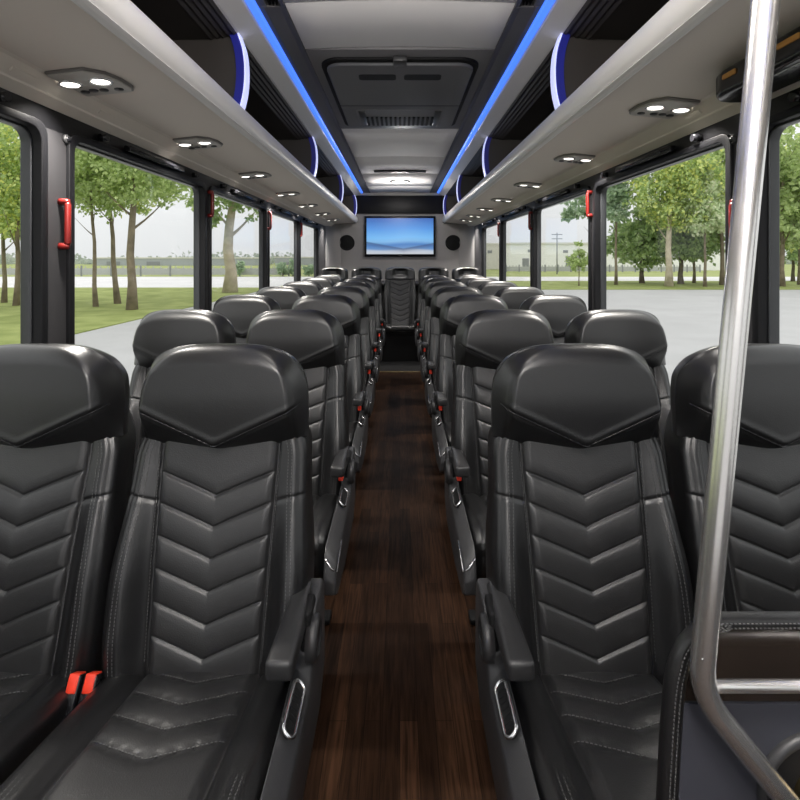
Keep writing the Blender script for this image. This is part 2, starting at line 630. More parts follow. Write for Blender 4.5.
# -------------------------------------------------------- overhead luggage racks
DIV_Y = [.32, 2.19, 4.06, 5.93, 7.80]
def rack(s):
    C = CAM_Z
    r = empty('luggage_rack', (s * .9, 3.2, C + .53), 0,
              'long warm grey overhead luggage rack with open bays running above the %s windows' % side[s], 'luggage rack')
    off = Vector((s * .9, 3.2, C + .53))
    YA, YB = Y0, Y1
    def pr(poly, y0, y1, name, mat, smooth=False, bevel=0):
        mb = MB()
        mb.prism_y([(s * x - off.x, C + z - off.z) for x, z in poly], y0 - off.y, y1 - off.y, smooth=smooth)
        return mb.build(name, mat, r, bevel=bevel)
    # soffit facing the seats
    pr([(.70, .572), (1.03, .540), (1.03, .552), (.70, .585)], YA, YB, 'underside_panel', M['rack'])
    # trim that slopes down to the window header, in two steps
    o = pr([(1.025, .540), (1.036, .536), (1.068, .500), (1.070, .494), (1.098, .470), (1.12, .470), (1.12, .58), (1.025, .58)], YA, YB, 'wall_trim', M['wall_trim'])
    # rounded nose with a lip
    nose = [(.722, .565), (.705, .560), (.695, .563), (.690, .572)]
    arc = catmull([(.690, .572), (.679, .588), (.676, .612), (.681, .638), (.690, .657), (.698, .667)], 16)
    poly = nose[:3] + [tuple(p) for p in arc] + [(.712, .672), (.722, .667), (.722, .60)]
    mb = MB()
    mb.prism_y([(s * x - off.x, C + z - off.z) for x, z in poly], YA - off.y, YB - off.y, smooth=True)
    me = mb.build('nose_trim', M['rack_nose'], r)
    me.data.set_sharp_from_angle(angle=math.radians(35))
    pr([(.684, .5655), (.6935, .5595), (.706, .556), (.706, .5605), (.6955, .564), (.688, .5705)], YA, YB, 'nose_lip', M['rack_nose'])
    pr([(.72, .62), (1.10, .60), (1.10, .585), (.72, .60)], YA, YB, 'shelf_floor', M['rack_dark'])
    pr([(1.085, .60), (1.11, .60), (1.11, 1.06), (1.085, 1.06)], YA, YB, 'back_panel', M['rack_dark'])
    # ribbed lining under the top of the bays
    rib = [(.715, .985)]
    x = .715
    for k in range(5):
        rib += [(x + .012, .977 - k * .004), (x + .016, .984 - k * .004), (x + .026, .982 - k * .004)]
        x += .026
    rib += [(1.09, .96), (1.09, 1.06), (.715, 1.06)]
    pr(rib, YA, YB, 'ribbed_lining', M['rack_dark'])
    # light rail carrying the blue strip
    pr([(.716, .985), (.706, .988), (.630, 1.026), (.624, 1.034), (.624, 1.08), (.716, 1.08)], YA, YB, 'top_rail', M['rack_nose'])
    for k, y in enumerate(DIV_Y):
        d = MB()
        fr = catmull([(.705, .655), (.688, .73), (.682, .82), (.690, .91), (.713, .985)], 20)
        prof = [tuple(p) for p in fr] + [(1.09, .98), (1.09, .61), (.72, .61)]
        d.prism_y([(s * x - off.x, C + z - off.z) for x, z in prof], y + .018 - off.y, y + .05 - off.y)
        dv = d.build('divider', M['rack_dark'], r)
        l = MB()
        fo = [(x - .007, z) for x, z in [tuple(p) for p in fr]]
        l.prism_y([(s * x - off.x, C + z - off.z) for x, z in [tuple(p) for p in fr]][::-1] + [(s * x - off.x, C + z - off.z) for x, z in fo], y - off.y, y + .055 - off.y)
        lo = l.build('edge_light', M['led_white'], dv)
        g = MB()
        g.prism_y([(s * (x + .002) - off.x, C + z - off.z) for x, z in [tuple(p) for p in fr]][::-1] + [(s * (x + .036) - off.x, C + z - off.z) for x, z in [tuple(p) for p in fr]], y - off.y, y + .018 - off.y)
        g.build('glow_face', M['led_side'], dv)
    return r

M['led_side'] = emit('deep_blue_diffuser', (.015, .02, .30), .03)
for s in (-1, 1):
    rack(s)
    mb = MB()
    mb.prism_y([(s * x, CAM_Z + z) for x, z in [(.622, 1.030), (.616, 1.027), (.594, 1.033), (.590, 1.038), (.590, 1.08), (.622, 1.08)]], Y0, Y1 - .03)
    tag(mb.build('light_strip', M['led_blue']), 'glowing blue light strip running the length of the ceiling on the %s' % side[s], 'light strip')

# reading light panels under the racks
LAMP_Y = {-1: [1.545, 2.36, 3.28, 4.24, 5.18, 6.15, 7.1], 1: [1.81, 2.73, 3.72, 4.68, 5.58, 6.45, 7.2]}
ORD = ['hidden overhead', 'nearest', 'second', 'third', 'fourth', 'fifth', 'sixth', 'farthest']
M['bezel'] = simple('grey_lamp_bezel', srgb(112, 108, 104), .35)
def lamp_proto(s):
    r = empty('reading_light', (s * .975, 0, CAM_Z + .5453))
    tilt = math.atan2(.032, .33) * s
    r.rotation_euler = (0, tilt, 0)
    # plate: straight towards the wall, rounded towards the aisle
    out = [(s * .055, -.10), (-s * .06, -.105), (-s * .10, -.06), (-s * .115, .0), (-s * .115, .07), (-s * .10, .098), (s * .055, .10)]
    out2 = [(x * .95, y * .93) for x, y in out]
    MB().prism_z(out, -.008, .012).build('bezel', M['bezel'], r, bevel=.003)
    MB().prism_z(out2, -.012, -.006).build('plate', M['plate'], r, bevel=.002)
    for lx in (.035, -.058):
        m = MB()
        m.lathe((s * lx, -.015, -.010), (0, 0, -1), [(.034, 0), (.034, .003), (.029, .005), (.026, .003)], 24)
        rim = m.build('lamp_rim', M['chrome'], r)
        MB().lathe((s * lx, -.015, -.010), (0, 0, -1), [(.0265, .002), (.018, .0045), (0, .005)], 24).build('lens', M['lamp'], rim)
    for bx_, by_ in ((0.0, .045), (-.03, .05), (.03, .05), (-.075, .055)):
        MB().lathe((s * bx_, by_, -.011), (0, 0, -1), [(.014, 0), (.013, .004), (0, .005)], 18).build('button', M['panel'], r)
    return r
M['plate'] = simple('grey_lamp_plate', srgb(170, 165, 158), .35)
for s in (-1, 1):
    p = lamp_proto(s)
    for i, y in enumerate(LAMP_Y[s]):
        o = p if i == 0 else copy_tree(p)
        o.location.y = y
        tag(o, 'twin reading light panel under the %s luggage rack, %s from the camera' % (side[s], ORD[i + 1]) if i not in (0, 6) else
            'twin reading light panel under the %s luggage rack, %s the camera' % (side[s], 'nearest' if i == 0 else 'farthest from'), 'reading light', 'twin reading lights under the luggage racks')
        ld = bpy.data.lights.new('reading_lamp', 'AREA')
        ld.shape = 'RECTANGLE'
        ld.size, ld.size_y = .13, .05
        ld.energy = 9.5
        ld.spread = math.radians(115)
        ld.color = (1, .95, .88)
        lo = bpy.data.objects.new('reading_lamp', ld)
        COL.objects.link(lo)
        lo.location = (s * .965, y - .015, CAM_Z + .5453 - .028)

# black housing under the right rack, close to the camera
h = empty('overhead_housing', (.97, .85, CAM_Z + .50), 0, 'glossy black rounded housing with chrome strips under the right luggage rack behind the pole', 'housing')
mb = MB()
mb.prism_z([(-.05, -.5), (.09, -.5), (.09, .655), (.02, .66), (-.015, .65), (-.038, .625), (-.05, .58)], -.035, .040)
mb.build('body', M['gloss_black'], h, bevel=.014, seg=4)
for xx in (-.015, .055):
    MB().box((xx - .007, -.48, -.039), (xx + .007, .42, -.033)).build('chrome_strip', M['chrome'], h, bevel=.002)
for ya, yb in ((.30, .37), (.52, .575)):
    MB().box((-.054, ya, .006), (-.046, yb, .021)).build('amber_lens', M['amber'], h, bevel=.003)

# small flush vents in the wall trim
for s in (-1, 1):
    for i, y in enumerate((1.40, 1.80)):
        t = MB()
        t.prism_x([(-.045, -.003), (.045, -.003), (.05, .003), (-.05, .003)], -.008, .008)
        o = t.build('trim_clip', M['wall_trim'])
        o.location = (s * 1.054, y, CAM_Z + .5145)
        o.rotation_euler = (0, s * math.radians(48), 0)
        tag(o, 'small flush clip in the pale trim above the %s windows, %s' % (side[s], ('nearer one', 'farther one')[i]), 'clip')

# ------------------------------------------------------- ceiling fittings
ac = empty('air_conditioner', (0, 3.24, ZC - .012), 0, 'charcoal roof air conditioning unit with rounded corners in the ceiling', 'air conditioner')
mb = MB()
mb.box((-.472, -.76, .010), (.472, .76, .05))
mb.build('surround', M['ceil_dark'], ac, bevel=.004)
mb = MB(); mb.prism_z(rounded_rect(.84, 1.34, .11), -.004, .02)
mb.build('shadow_gap', M['black'], ac, bevel=.004)
mb = MB(); mb.prism_z(rounded_rect(.785, 1.27, .09), -.022, .0)
mb.build('cover', M['ac'], ac, bevel=.007)
for sx in (-1, 1):
    mb = MB(); mb.prism_z([(x + sx * .125, y - .47) for x, y in rounded_rect(.205, .085, .02)], -.0235, -.018)
    mb.build('air_slot', M['black'], ac)
MB().box((-.39, .045, -.0235), (.39, .052, -.015)).build('cover_joint', M['black'], ac)
mb = MB(); mb.prism_z([(x, y + .33) for x, y in rounded_rect(.60, .40, .02)], -.024, -.02)
mb.build('grille_recess', M['ceil_dark'], ac)
mb = MB()
for k in range(15):
    x = -.23 + .46 * k / 14
    mb.box((x - .008, .30, -.034), (x + .008, .50, -.022))
mb.build('grille', M['black'], ac)
for sx in (-1, 1):
    MB().box((sx * .26 - .022, .15, -.034), (sx * .26 + .022, .49, -.022)).build('side_clip', M['panel'], ac, bevel=.004)
MB().box((-.035, -.70, -.022), (.035, -.60, .005)).build('latch', M['panel'], ac, bevel=.004)

vent = empty('ceiling_vent', (0, 5.98, ZC - .002), 0, 'narrow black slot vent across the rear ceiling ahead of the round light', 'vent')
mb = MB(); mb.prism_z(rounded_rect(.62, .085, .02), -.006, .012)
mb.build('slot', M['black'], vent)
for k in (-1, 0, 1):
    MB().box((k * .10 - .028, -.035, -.012), (k * .10 + .028, .035, -.005)).build('louver', M['panel'], vent, bevel=.002)
cl = empty('ceiling_light', (0, 6.8, ZC + .006), 0, 'round white light in the rear ceiling panel above the screen', 'ceiling light')
MB().lathe((0, 0, 0), (0, 0, -1), [(.14, -.006), (.14, .006), (.115, .012), (.11, .006)], 32).build('trim_ring', M['panel'], cl)
MB().lathe((0, 0, 0), (0, 0, -1), [(.112, .004), (.09, .010), (0, .012)], 32).build('lens', M['lamp'], cl)
def dome(y, e):  # serves the rear ceiling light and the added fill lights
    ld = bpy.data.lights.new('ceiling_lamp', 'POINT')
    ld.shadow_soft_size = .12; ld.energy = e; ld.color = (1, .96, .92)
    lo = bpy.data.objects.new('ceiling_lamp', ld)
    COL.objects.link(lo); lo.location = (0, y, ZC - .13)
dome(6.8, 17)
for i, (y, pw_) in enumerate(((-.95, 42), (-.25, 46), (.95, 9))):  # three added fill lights out of view, put in to brighten the front seats
    c2 = empty('ceiling_light', (0, y, ZC + .006), 0, 'added unseen fill light in the ceiling %s' % ('by the windscreen', 'right over the camera', 'over the front seats')[i], 'ceiling light')
    MB().lathe((0, 0, 0), (0, 0, -1), [(.14, -.006), (.14, .006), (.115, .012), (.11, .006)], 32).build('trim_ring', M['panel'], c2)
    MB().lathe((0, 0, 0), (0, 0, -1), [(.112, .004), (.09, .010), (0, .012)], 32).build('lens', M['lamp'], c2)
    dome(y, pw_)

# ------------------------------------------------------- rear wall fittings
tv = empty('television', (0, Y1 - .002, CAM_Z + .02), 0, 'wide wall mounted screen showing a blue hazy landscape on the rear wall', 'television')
mb = MB()
mb.box((-.565, -.06, .0), (.565, -.0, .645))
mb.build('bezel', M['gloss_black'], tv, bevel=.006)
MB().box((-.53, -.0635, .042), (.53, -.058, .612)).build('screen', M['screen'], tv)
MB().box((-.02, -.064, .012), (.02, -.060, .024)).build('badge', M['panel'], tv)
for s in (-1, 1):
    sp = empty('speaker', (s * .85, Y1, CAM_Z + .245), 0, 'round black speaker on the rear wall %s of the screen' % side[s], 'speaker')
    MB().lathe((0, 0, 0), (0, -1, 0), [(.125, 0), (.125, .012), (.108, .02), (.104, .010)], 32).build('rim', M['seal'], sp)
    MB().lathe((0, 0, 0), (0, -1, 0), [(.106, .008), (.06, .014), (0, .018)], 32).build('grille', M['black'], sp)


# =================================================================== SEATS
YREF = 1.10     # the seat's origin lies this far from the camera in the first row
PITCH = .80

def back_profile(p):
    yc = smooth_interp(p['yz'], p['yy'])
    ho = smooth_interp(p['hz'], p['hv'])
    bo = smooth_interp(p['bz'], p['bv'])
    return yc, ho, bo

NORMAL = dict(
    z0=.44, z1=.972,
    yz=[.40, .48, .70, .91, 1.00, 1.10], yy=[-.055, -.040, .010, .070, .090, .105],
    hz=[.40, .46, .54, .62, .70, .76, .82, .92, 1.02], hv=[.202, .210, .217, .218, .216, .209, .203, .200, .150],
    bz=[.40, .46, .56, .66, .74, .82, .92, 1.02], bv=[.022, .030, .040, .040, .028, .014, .008, .0],
    hi=[(.44, .118), (.90, .136)],
    tips=(.504, .0626, 6), rise=.050, crease=(.803, .822),
    head=dict(hw=.199, ztop=1.156, z0=.955, zlow=(.912, .934), seam=(.934, 1.026), ym=.104, T=.072, n=3.5, recess=.056, hollow=0))
REAR = dict(
    z0=.42, z1=1.12,
    yz=[.38, .46, .70, .95, 1.08, 1.18], yy=[-.055, -.040, .010, .065, .085, .10],
    hz=[.38, .46, .56, .70, .90, 1.00, 1.10], hv=[.205, .212, .222, .225, .222, .214, .205],
    bz=[.40, .46, .60, .80, .95, 1.05], bv=[.025, .035, .045, .035, .02, .0],
    hi=[(.44, .130), (1.05, .150)],
    tips=(.475, .070, 8), rise=.055, crease=(.90, .92),
    head=dict(hw=.214, ztop=1.228, z0=1.09, zlow=(1.04, 1.06), seam=(1.045, 1.065), ym=.128, T=.075, n=4.5, recess=.05, hollow=.075))


def insert_half(p, z):
    (a, va), (b, vb) = p['hi']
    return va + (vb - va) * np.clip((z - a) / (b - a), 0, 1)


def quilt(t, lo, hi):
    """pillow height between creases at integer t; flat beyond"""
    tt = np.where(t < lo, np.maximum(t - lo, -.5) + lo, t)
    tt = np.where(t > hi, np.minimum(t - hi, .5) + hi, tt)
    return np.abs(np.sin(PI * tt)) ** .38


def back_front(p, fn, X, Z):
    """depth of the front leather at (x, z), without the side roll"""
    yc, ho, bo = fn
    ax = np.abs(X)
    hi = insert_half(p, Z)
    y = yc(Z) - bo(Z) * sstep(hi + .002, hi + .05, ax)
    z0, sp, n = p['tips']
    t = (Z - p['rise'] * (ax / .13) ** .95 - z0) / sp
    ins = sstep(0, .02, hi - ax)
    y = y - .0075 * quilt(t, 0, n - 1) * ins
    tr = np.abs(t - np.round(t)) * sp
    y = y + .0042 * np.exp(-(tr / .0024) ** 2) * ins * ((np.round(t) >= 0) & (np.round(t) < n))
    y = y + .010 * np.exp(-((ax - hi) / .0036) ** 2)
    # soft crush folds in the side panels
    c0, c1 = p['crease']
    zc = c0 + (c1 - c0) * np.clip((ax - hi) / .05, 0, 1)
    y = y + .003 * np.exp(-((Z - zc) / .0045) ** 2) * sstep(-.002, .004, ax - hi)
    return y


def mesh_from_loops(name, loops, mats, mfun=None, cap=True):
    R, C = len(loops), len(loops[0])
    V = np.concatenate(loops).reshape(-1, 3)
    idx = np.arange(R * C).reshape(R, C)
    a = idx[:-1, :]; b = np.roll(idx, -1, 1)[:-1, :]
    c = np.roll(idx, -1, 1)[1:, :]; d = idx[1:, :]
    q = np.stack([a, b, c, d], -1).reshape(-1, 4)
    faces = q.tolist()
    mi = [0] * len(faces)
    if mfun is not None:
        cen = V[q].mean(1)
        mi = mfun(cen).astype(int).tolist()
    if cap:
        faces.append(idx[0].tolist()[::-1]); mi.append(0)
        faces.append(idx[-1].tolist()); mi.append(0)
    me = bpy.data.meshes.new(name)
    me.from_pydata(V.tolist(), [], faces)
    for m in mats:
        me.materials.append(m)
    me.polygons.foreach_set('material_index', mi)
    me.polygons.foreach_set('use_smooth', [True] * len(faces))
    bm = bmesh.new(); bm.from_mesh(me)
    bmesh.ops.recalc_face_normals(bm, faces=bm.faces)
    bm.to_mesh(me); bm.free()
    return me


def backrest_mesh(p, nx=124, nz=240):
    fn = back_profile(p)
    yc, ho, bo = fn
    loops = []
    r, th = .030, .115
    for z in np.linspace(p['z0'], p['z1'], nz):
        h = float(ho(z))
        ry = .055 - .025 * float(sstep(.70, .84, z))
        xs = np.linspace(-(h - r), h - r, nx)
        yf = back_front(p, fn, xs, np.full_like(xs, z))
        front = np.stack([xs, yf, np.full_like(xs, z)], 1)
        ang = np.linspace(0, PI / 2, 11)[1:]
        rx = h - r + r * np.sin(ang)
        e = np.exp(-((np.degrees(ang) - 32) / 9) ** 2) * .004      # stitched seam groove on the roll
        yr = yf[-1] + ry * (1 - np.cos(ang)) + e
        yl = yf[0] + ry * (1 - np.cos(ang)) + e
        yb = float(yc(z)) + th
        right = [(a, b, z) for a, b in zip(rx, yr)] + [(h, (yr[-1] + yb - .03) / 2, z), (h, max(yb - .03, yr[-1]), z), (h - .012, yb - .006, z), (h - .03, yb, z)]
        left = [(-a, b, z) for a, b in zip(rx, yl)] + [(-h, (yl[-1] + yb - .03) / 2, z), (-h, max(yb - .03, yl[-1]), z), (-h + .012, yb - .006, z), (-h + .03, yb, z)]
        mid = [(q * (h - .03), yb + .004, z) for q in (.5, 0, -.5)]
        loops.append(np.array(front.tolist() + right + mid + left[::-1]))
    def mf(c):
        return ((np.abs(c[:, 0]) < insert_half(p, c[:, 2])) & (c[:, 1] < yc(c[:, 2]) + .02)).astype(int)
    return mesh_from_loops('backrest', loops, [M['leather'], M['perf']], mf)


def headrest_mesh(p, nx=84, nz=64):
    H = p['head']
    hw, zt, z0, n = H['hw'], H['ztop'], H['z0'], H['n']
    th = np.linspace(-PI / 2, PI / 2, nx)
    xs = hw * np.sin(th)
    ax = np.abs(xs) / hw
    ztop = z0 + (zt - z0) * (1 - np.minimum(ax, 1) ** n) ** (1 / n)
    zlow = H['zlow'][0] + (H['zlow'][1] - H['zlow'][0]) * ax ** 1.4
    zs = H['seam'][0] + (H['seam'][1] - H['seam'][0]) * ax
    v = np.linspace(0, 1, nz)
    v = np.sin(v * PI / 2)
    X = np.repeat(xs[None, :], nz, 0)
    Z = zlow[None] + (ztop - zlow)[None] * v[:, None]
    ym = H['ym'] + .02 * (Z - 1.0) / .16
    # distance to the outline, sides and top
    ratio = np.clip((Z - z0) / (zt - z0), 0, 1)
    hwz = hw * (1 - ratio ** n) ** (1 / n)
    ds = np.clip((hwz - np.abs(X)), 0, None)
    dt = np.clip((ztop[None] - Z), 0, None)
    d = np.minimum(ds, dt * 1.0)
    if H['hollow']:
        e = np.clip(d / .042, 0, 1)
        prof = (1 - (1 - e) ** 2.3) ** (1 / 2.3)
    else:
        g = np.clip(ds / .027, 0, 1.3)
        side_ = np.where(g < .7, g, g - ((g - .7) / .6) ** 2 * .3)
        g = np.clip(dt / .040, 0, 1)
        top_ = (1 - (1 - g) ** 2) ** .5
        prof = side_ * top_
        up_ = sstep(1.06, zt, Z)
        ym = ym - .040 * up_
        e = np.clip(d / .05, 0, 1)
    yf = ym - (H['T'] - (0 if H['hollow'] else .036 * sstep(1.06, zt, Z))) * prof
    # crown of the cushion, then the undercut below the v seam
    yf -= .012 * prof * np.exp(-((Z - (zt + zs.min()) / 2) / .09) ** 2)
    q = np.clip((Z - zlow[None]) / np.maximum(zs - zlow, 1e-4)[None], 0, 1)
    yf += H['recess'] * (1 - q) ** 1.15 * prof
    yf += .0045 * np.exp(-((Z - zs[None]) / .0045) ** 2) * prof
    yf -= .003 * np.exp(-((Z - zs[None] - .010) / .006) ** 2) * prof
    yf += .004 * np.exp(-((ds - .026) / .0035) ** 2) * sstep(.03, .06, dt)     # gusset seam
    if H['hollow']:
        yf += H['hollow'] * np.exp(-((X / .10) ** 4 + ((Z - (zt - .075)) / .055) ** 4))
    yb = ym + (.06 if not H['hollow'] else .05) * (1 - (1 - e) ** 2.3) ** (1 / 2.3)
    Fv = np.stack([X, yf, Z], -1).reshape(-1, 3)
    Bv = np.stack([X, yb, Z], -1).reshape(-1, 3)
    N = nz * nx
    faces = []
    for j in range(nz - 1):
        for i in range(nx - 1):
            a = j * nx + i
            faces.append((a, a + 1, a + nx + 1, a + nx))
            faces.append((N + a, N + a + nx, N + a + nx + 1, N + a + 1))
    for i in range(nx - 1):
        faces.append((i, N + i, N + i + 1, i + 1))
    me = bpy.data.meshes.new('headrest')
    me.from_pydata(np.concatenate([Fv, Bv]).tolist(), [], faces)
    me.materials.append(M['leather'])
    bm = bmesh.new(); bm.from_mesh(me)
    bmesh.ops.remove_doubles(bm, verts=bm.verts, dist=1e-5)
    bmesh.ops.dissolve_degenerate(bm, edges=bm.edges, dist=1e-6)
    bmesh.ops.recalc_face_normals(bm, faces=bm.faces)
    for f in bm.faces: f.smooth = True
    bm.to_mesh(me); bm.free()
    # the v seam as a curve for piping
    k = (np.abs(ax) < .93)
    seam = []
    for i in np.where(k)[0]:
        j = int(np.argmin(np.abs(Z[:, i] - zs[i])))
        seam.append((X[j, i], yf[j, i] - .0006, zs[i]))
    return me, seam


CPATH_NORMAL = [(.04, .452), (-.04, .476), (-.18, .509), (-.32, .540), (-.40, .552), (-.445, .547), (-.470, .525), (-.478, .490), (-.472, .450), (-.452, .420)]
CPATH_REAR = [(.04, .428), (-.04, .436), (-.18, .446), (-.32, .456), (-.40, .466), (-.435, .466), (-.452, .455), (-.458, .440), (-.455, .420), (-.44, .405)]


def cushion_field(path, hw=.205, ns=130, nx=100):
    P = catmull(path, ns)
    T = np.gradient(P, axis=0)
    T /= np.linalg.norm(T, axis=1)[:, None]
    Nn = np.stack([T[:, 1], -T[:, 0]], 1)       # outward normal (up on the top face)
    Nn[Nn[:, 1] < 0] *= 1
    if Nn[10, 1] < 0:
        Nn = -Nn
    r = .028
    xs = np.linspace(-(hw - r), hw - r, nx)
    return P, Nn, xs, r


def cushion_height(X, Yp, top):
    ax = np.abs(X)
    hi = .122
    h = .013 * sstep(hi, hi + .035, ax) - .007 * np.exp(-((ax - hi) / .0042) ** 2)
    t = (-(Yp + .075) + .045 * (1 - ax / hi * 1.0) - .045) / .0685     # creases at 0,1,2,3; tips reach forward
    t = (-(Yp - .045 * (ax / hi)) - .080) / .0675
    ins = sstep(0, .02, hi - ax)
    h = h + .0095 * quilt(t, 0, 3) * ins
    return h * top


def cushion_mesh(path, hw=.205):
    P, Nn, xs, r = cushion_field(path, hw)
    loops = []
    for i, ((y, z), (ny, nz)) in enumerate(zip(P, Nn)):
        top = float(np.clip((nz - .2) / .5, 0, 1))
        h = cushion_height(xs, np.full_like(xs, y), top)
        front = [(x, y + ny * q, z + nz * q) for x, q in zip(xs, h)]
        ang = np.linspace(0, PI / 2, 8)[1:]
        he = h[-1]
        rgt, lft = [], []
        for a in ang:
            g = -.003 * math.exp(-((math.degrees(a) - 40) / 10) ** 2)
            q = he - r * (1 - math.cos(a)) + g
            x = hw - r + r * math.sin(a)
            rgt.append((x, y + ny * q, z + nz * q))
            lft.append((-x, y + ny * q, z + nz * q))
        yb, zb = min(max(y, -.435), .04), path[-1][1] - .01
        rgt.append((hw, yb, min(zb, z))); lft.append((-hw, yb, min(zb, z)))
        rgt.append((hw - .03, yb, min(zb, z) - .002)); lft.append((-hw + .03, yb, min(zb, z) - .002))
        loops.append(np.array(front + rgt + lft[::-1]))
    def mf(c):
        return ((np.abs(c[:, 0]) < .122) & (c[:, 2] > path[-1][1] + .03) & (c[:, 1] > -.45)).astype(int)
    return mesh_from_loops('seat_cushion', loops, [M['leather'], M['perf']], mf)


def dashes(mb, pts, nrm, L=.0040, G=.0032, w=.0006, lift=.0003):
    """short raised stitches along a polyline"""
    P = np.array(pts)
    seg = np.linalg.norm(np.diff(P, axis=0), axis=1)
    s = np.concatenate([[0], np.cumsum(seg)])
    tot = s[-1]
    at = lambda q: Vector([float(np.interp(q, s, P[:, k])) for k in range(3)])
    q = 0.0
    while q + L < tot:
        a, b = at(q), at(q + L)
        t = (b - a).normalized()
        n = Vector(nrm(a)).normalized()
        bi = t.cross(n).normalized()
        base = [a + bi * w, b + bi * w, b - bi * w, a - bi * w]
        top = [v + n * (lift + .0006) for v in base]
        base = [v - n * .0004 for v in base]
        mb.hexa([tuple(v) for v in base + top])
        q += L + G


def back_stitching(p):
    fn = back_profile(p)
    mb = MB()
    nf = lambda a: (0, -1, .15)
    zt = p['head']['zlow'][0] - .004
    for sx in (-1, 1):
        for offs in (.0045,):
            zz = np.linspace(p['z0'] + .06, zt, 60)
            xx = insert_half(p, zz) + offs
            yy = back_front(p, fn, xx, zz)
            dashes(mb, np.stack([sx * xx, yy - .0004, zz], 1), nf)
        # along the roll towards the flank
        zz = np.linspace(p['z0'] + .05, p['head']['zlow'][1], 70)
        hh = fn[1](zz)
        for dx in (.031, .040):
            xx = hh - dx
            yy = back_front(p, fn, xx, zz)
            dashes(mb, np.stack([sx * xx, yy - .0004, zz], 1), nf)
    return mb


def cushion_stitching(path, hw=.205):
    P, Nn, xs, r = cushion_field(path, hw)
    mb = MB()
    order = np.argsort(-P[:, 0])
    def surf(x, y, extra=.0004):
        k = P[:, 0] > -.44
        yy, zz = P[k][:, 0][::-1], P[k][:, 1][::-1]
        z = float(np.interp(y, yy, zz))
        h = float(cushion_height(np.array([x]), np.array([y]), 1.0)[0])
        return (x, y - .23 * h, z + .97 * (h + extra))
    up = lambda a: (0, -.2, 1)
    for k in range(4):
        ax_ = np.linspace(-.118, .118, 60)
        pts = [surf(x, -(k * .0675 + .080) + .045 * abs(x) / .122 + .0055) for x in ax_]
        dashes(mb, pts, up)
    for sx in (-1, 1):
        for x in (.166, .175):
            dashes(mb, [surf(sx * x, y) for y in np.linspace(-.06, -.425, 60)], up)
    return mb


def sew(me, mb):
    """adds the stitches to the leather part they run along"""
    me.materials.append(M['thread'])
    k = len(me.materials) - 1
    bm = bmesh.new(); bm.from_mesh(me)
    vs = [bm.verts.new(v) for v in mb.v]
    for f in mb.f:
        q = bm.faces.new([vs[i] for i in f])
        q.material_index = k
    bm.to_mesh(me); bm.free()


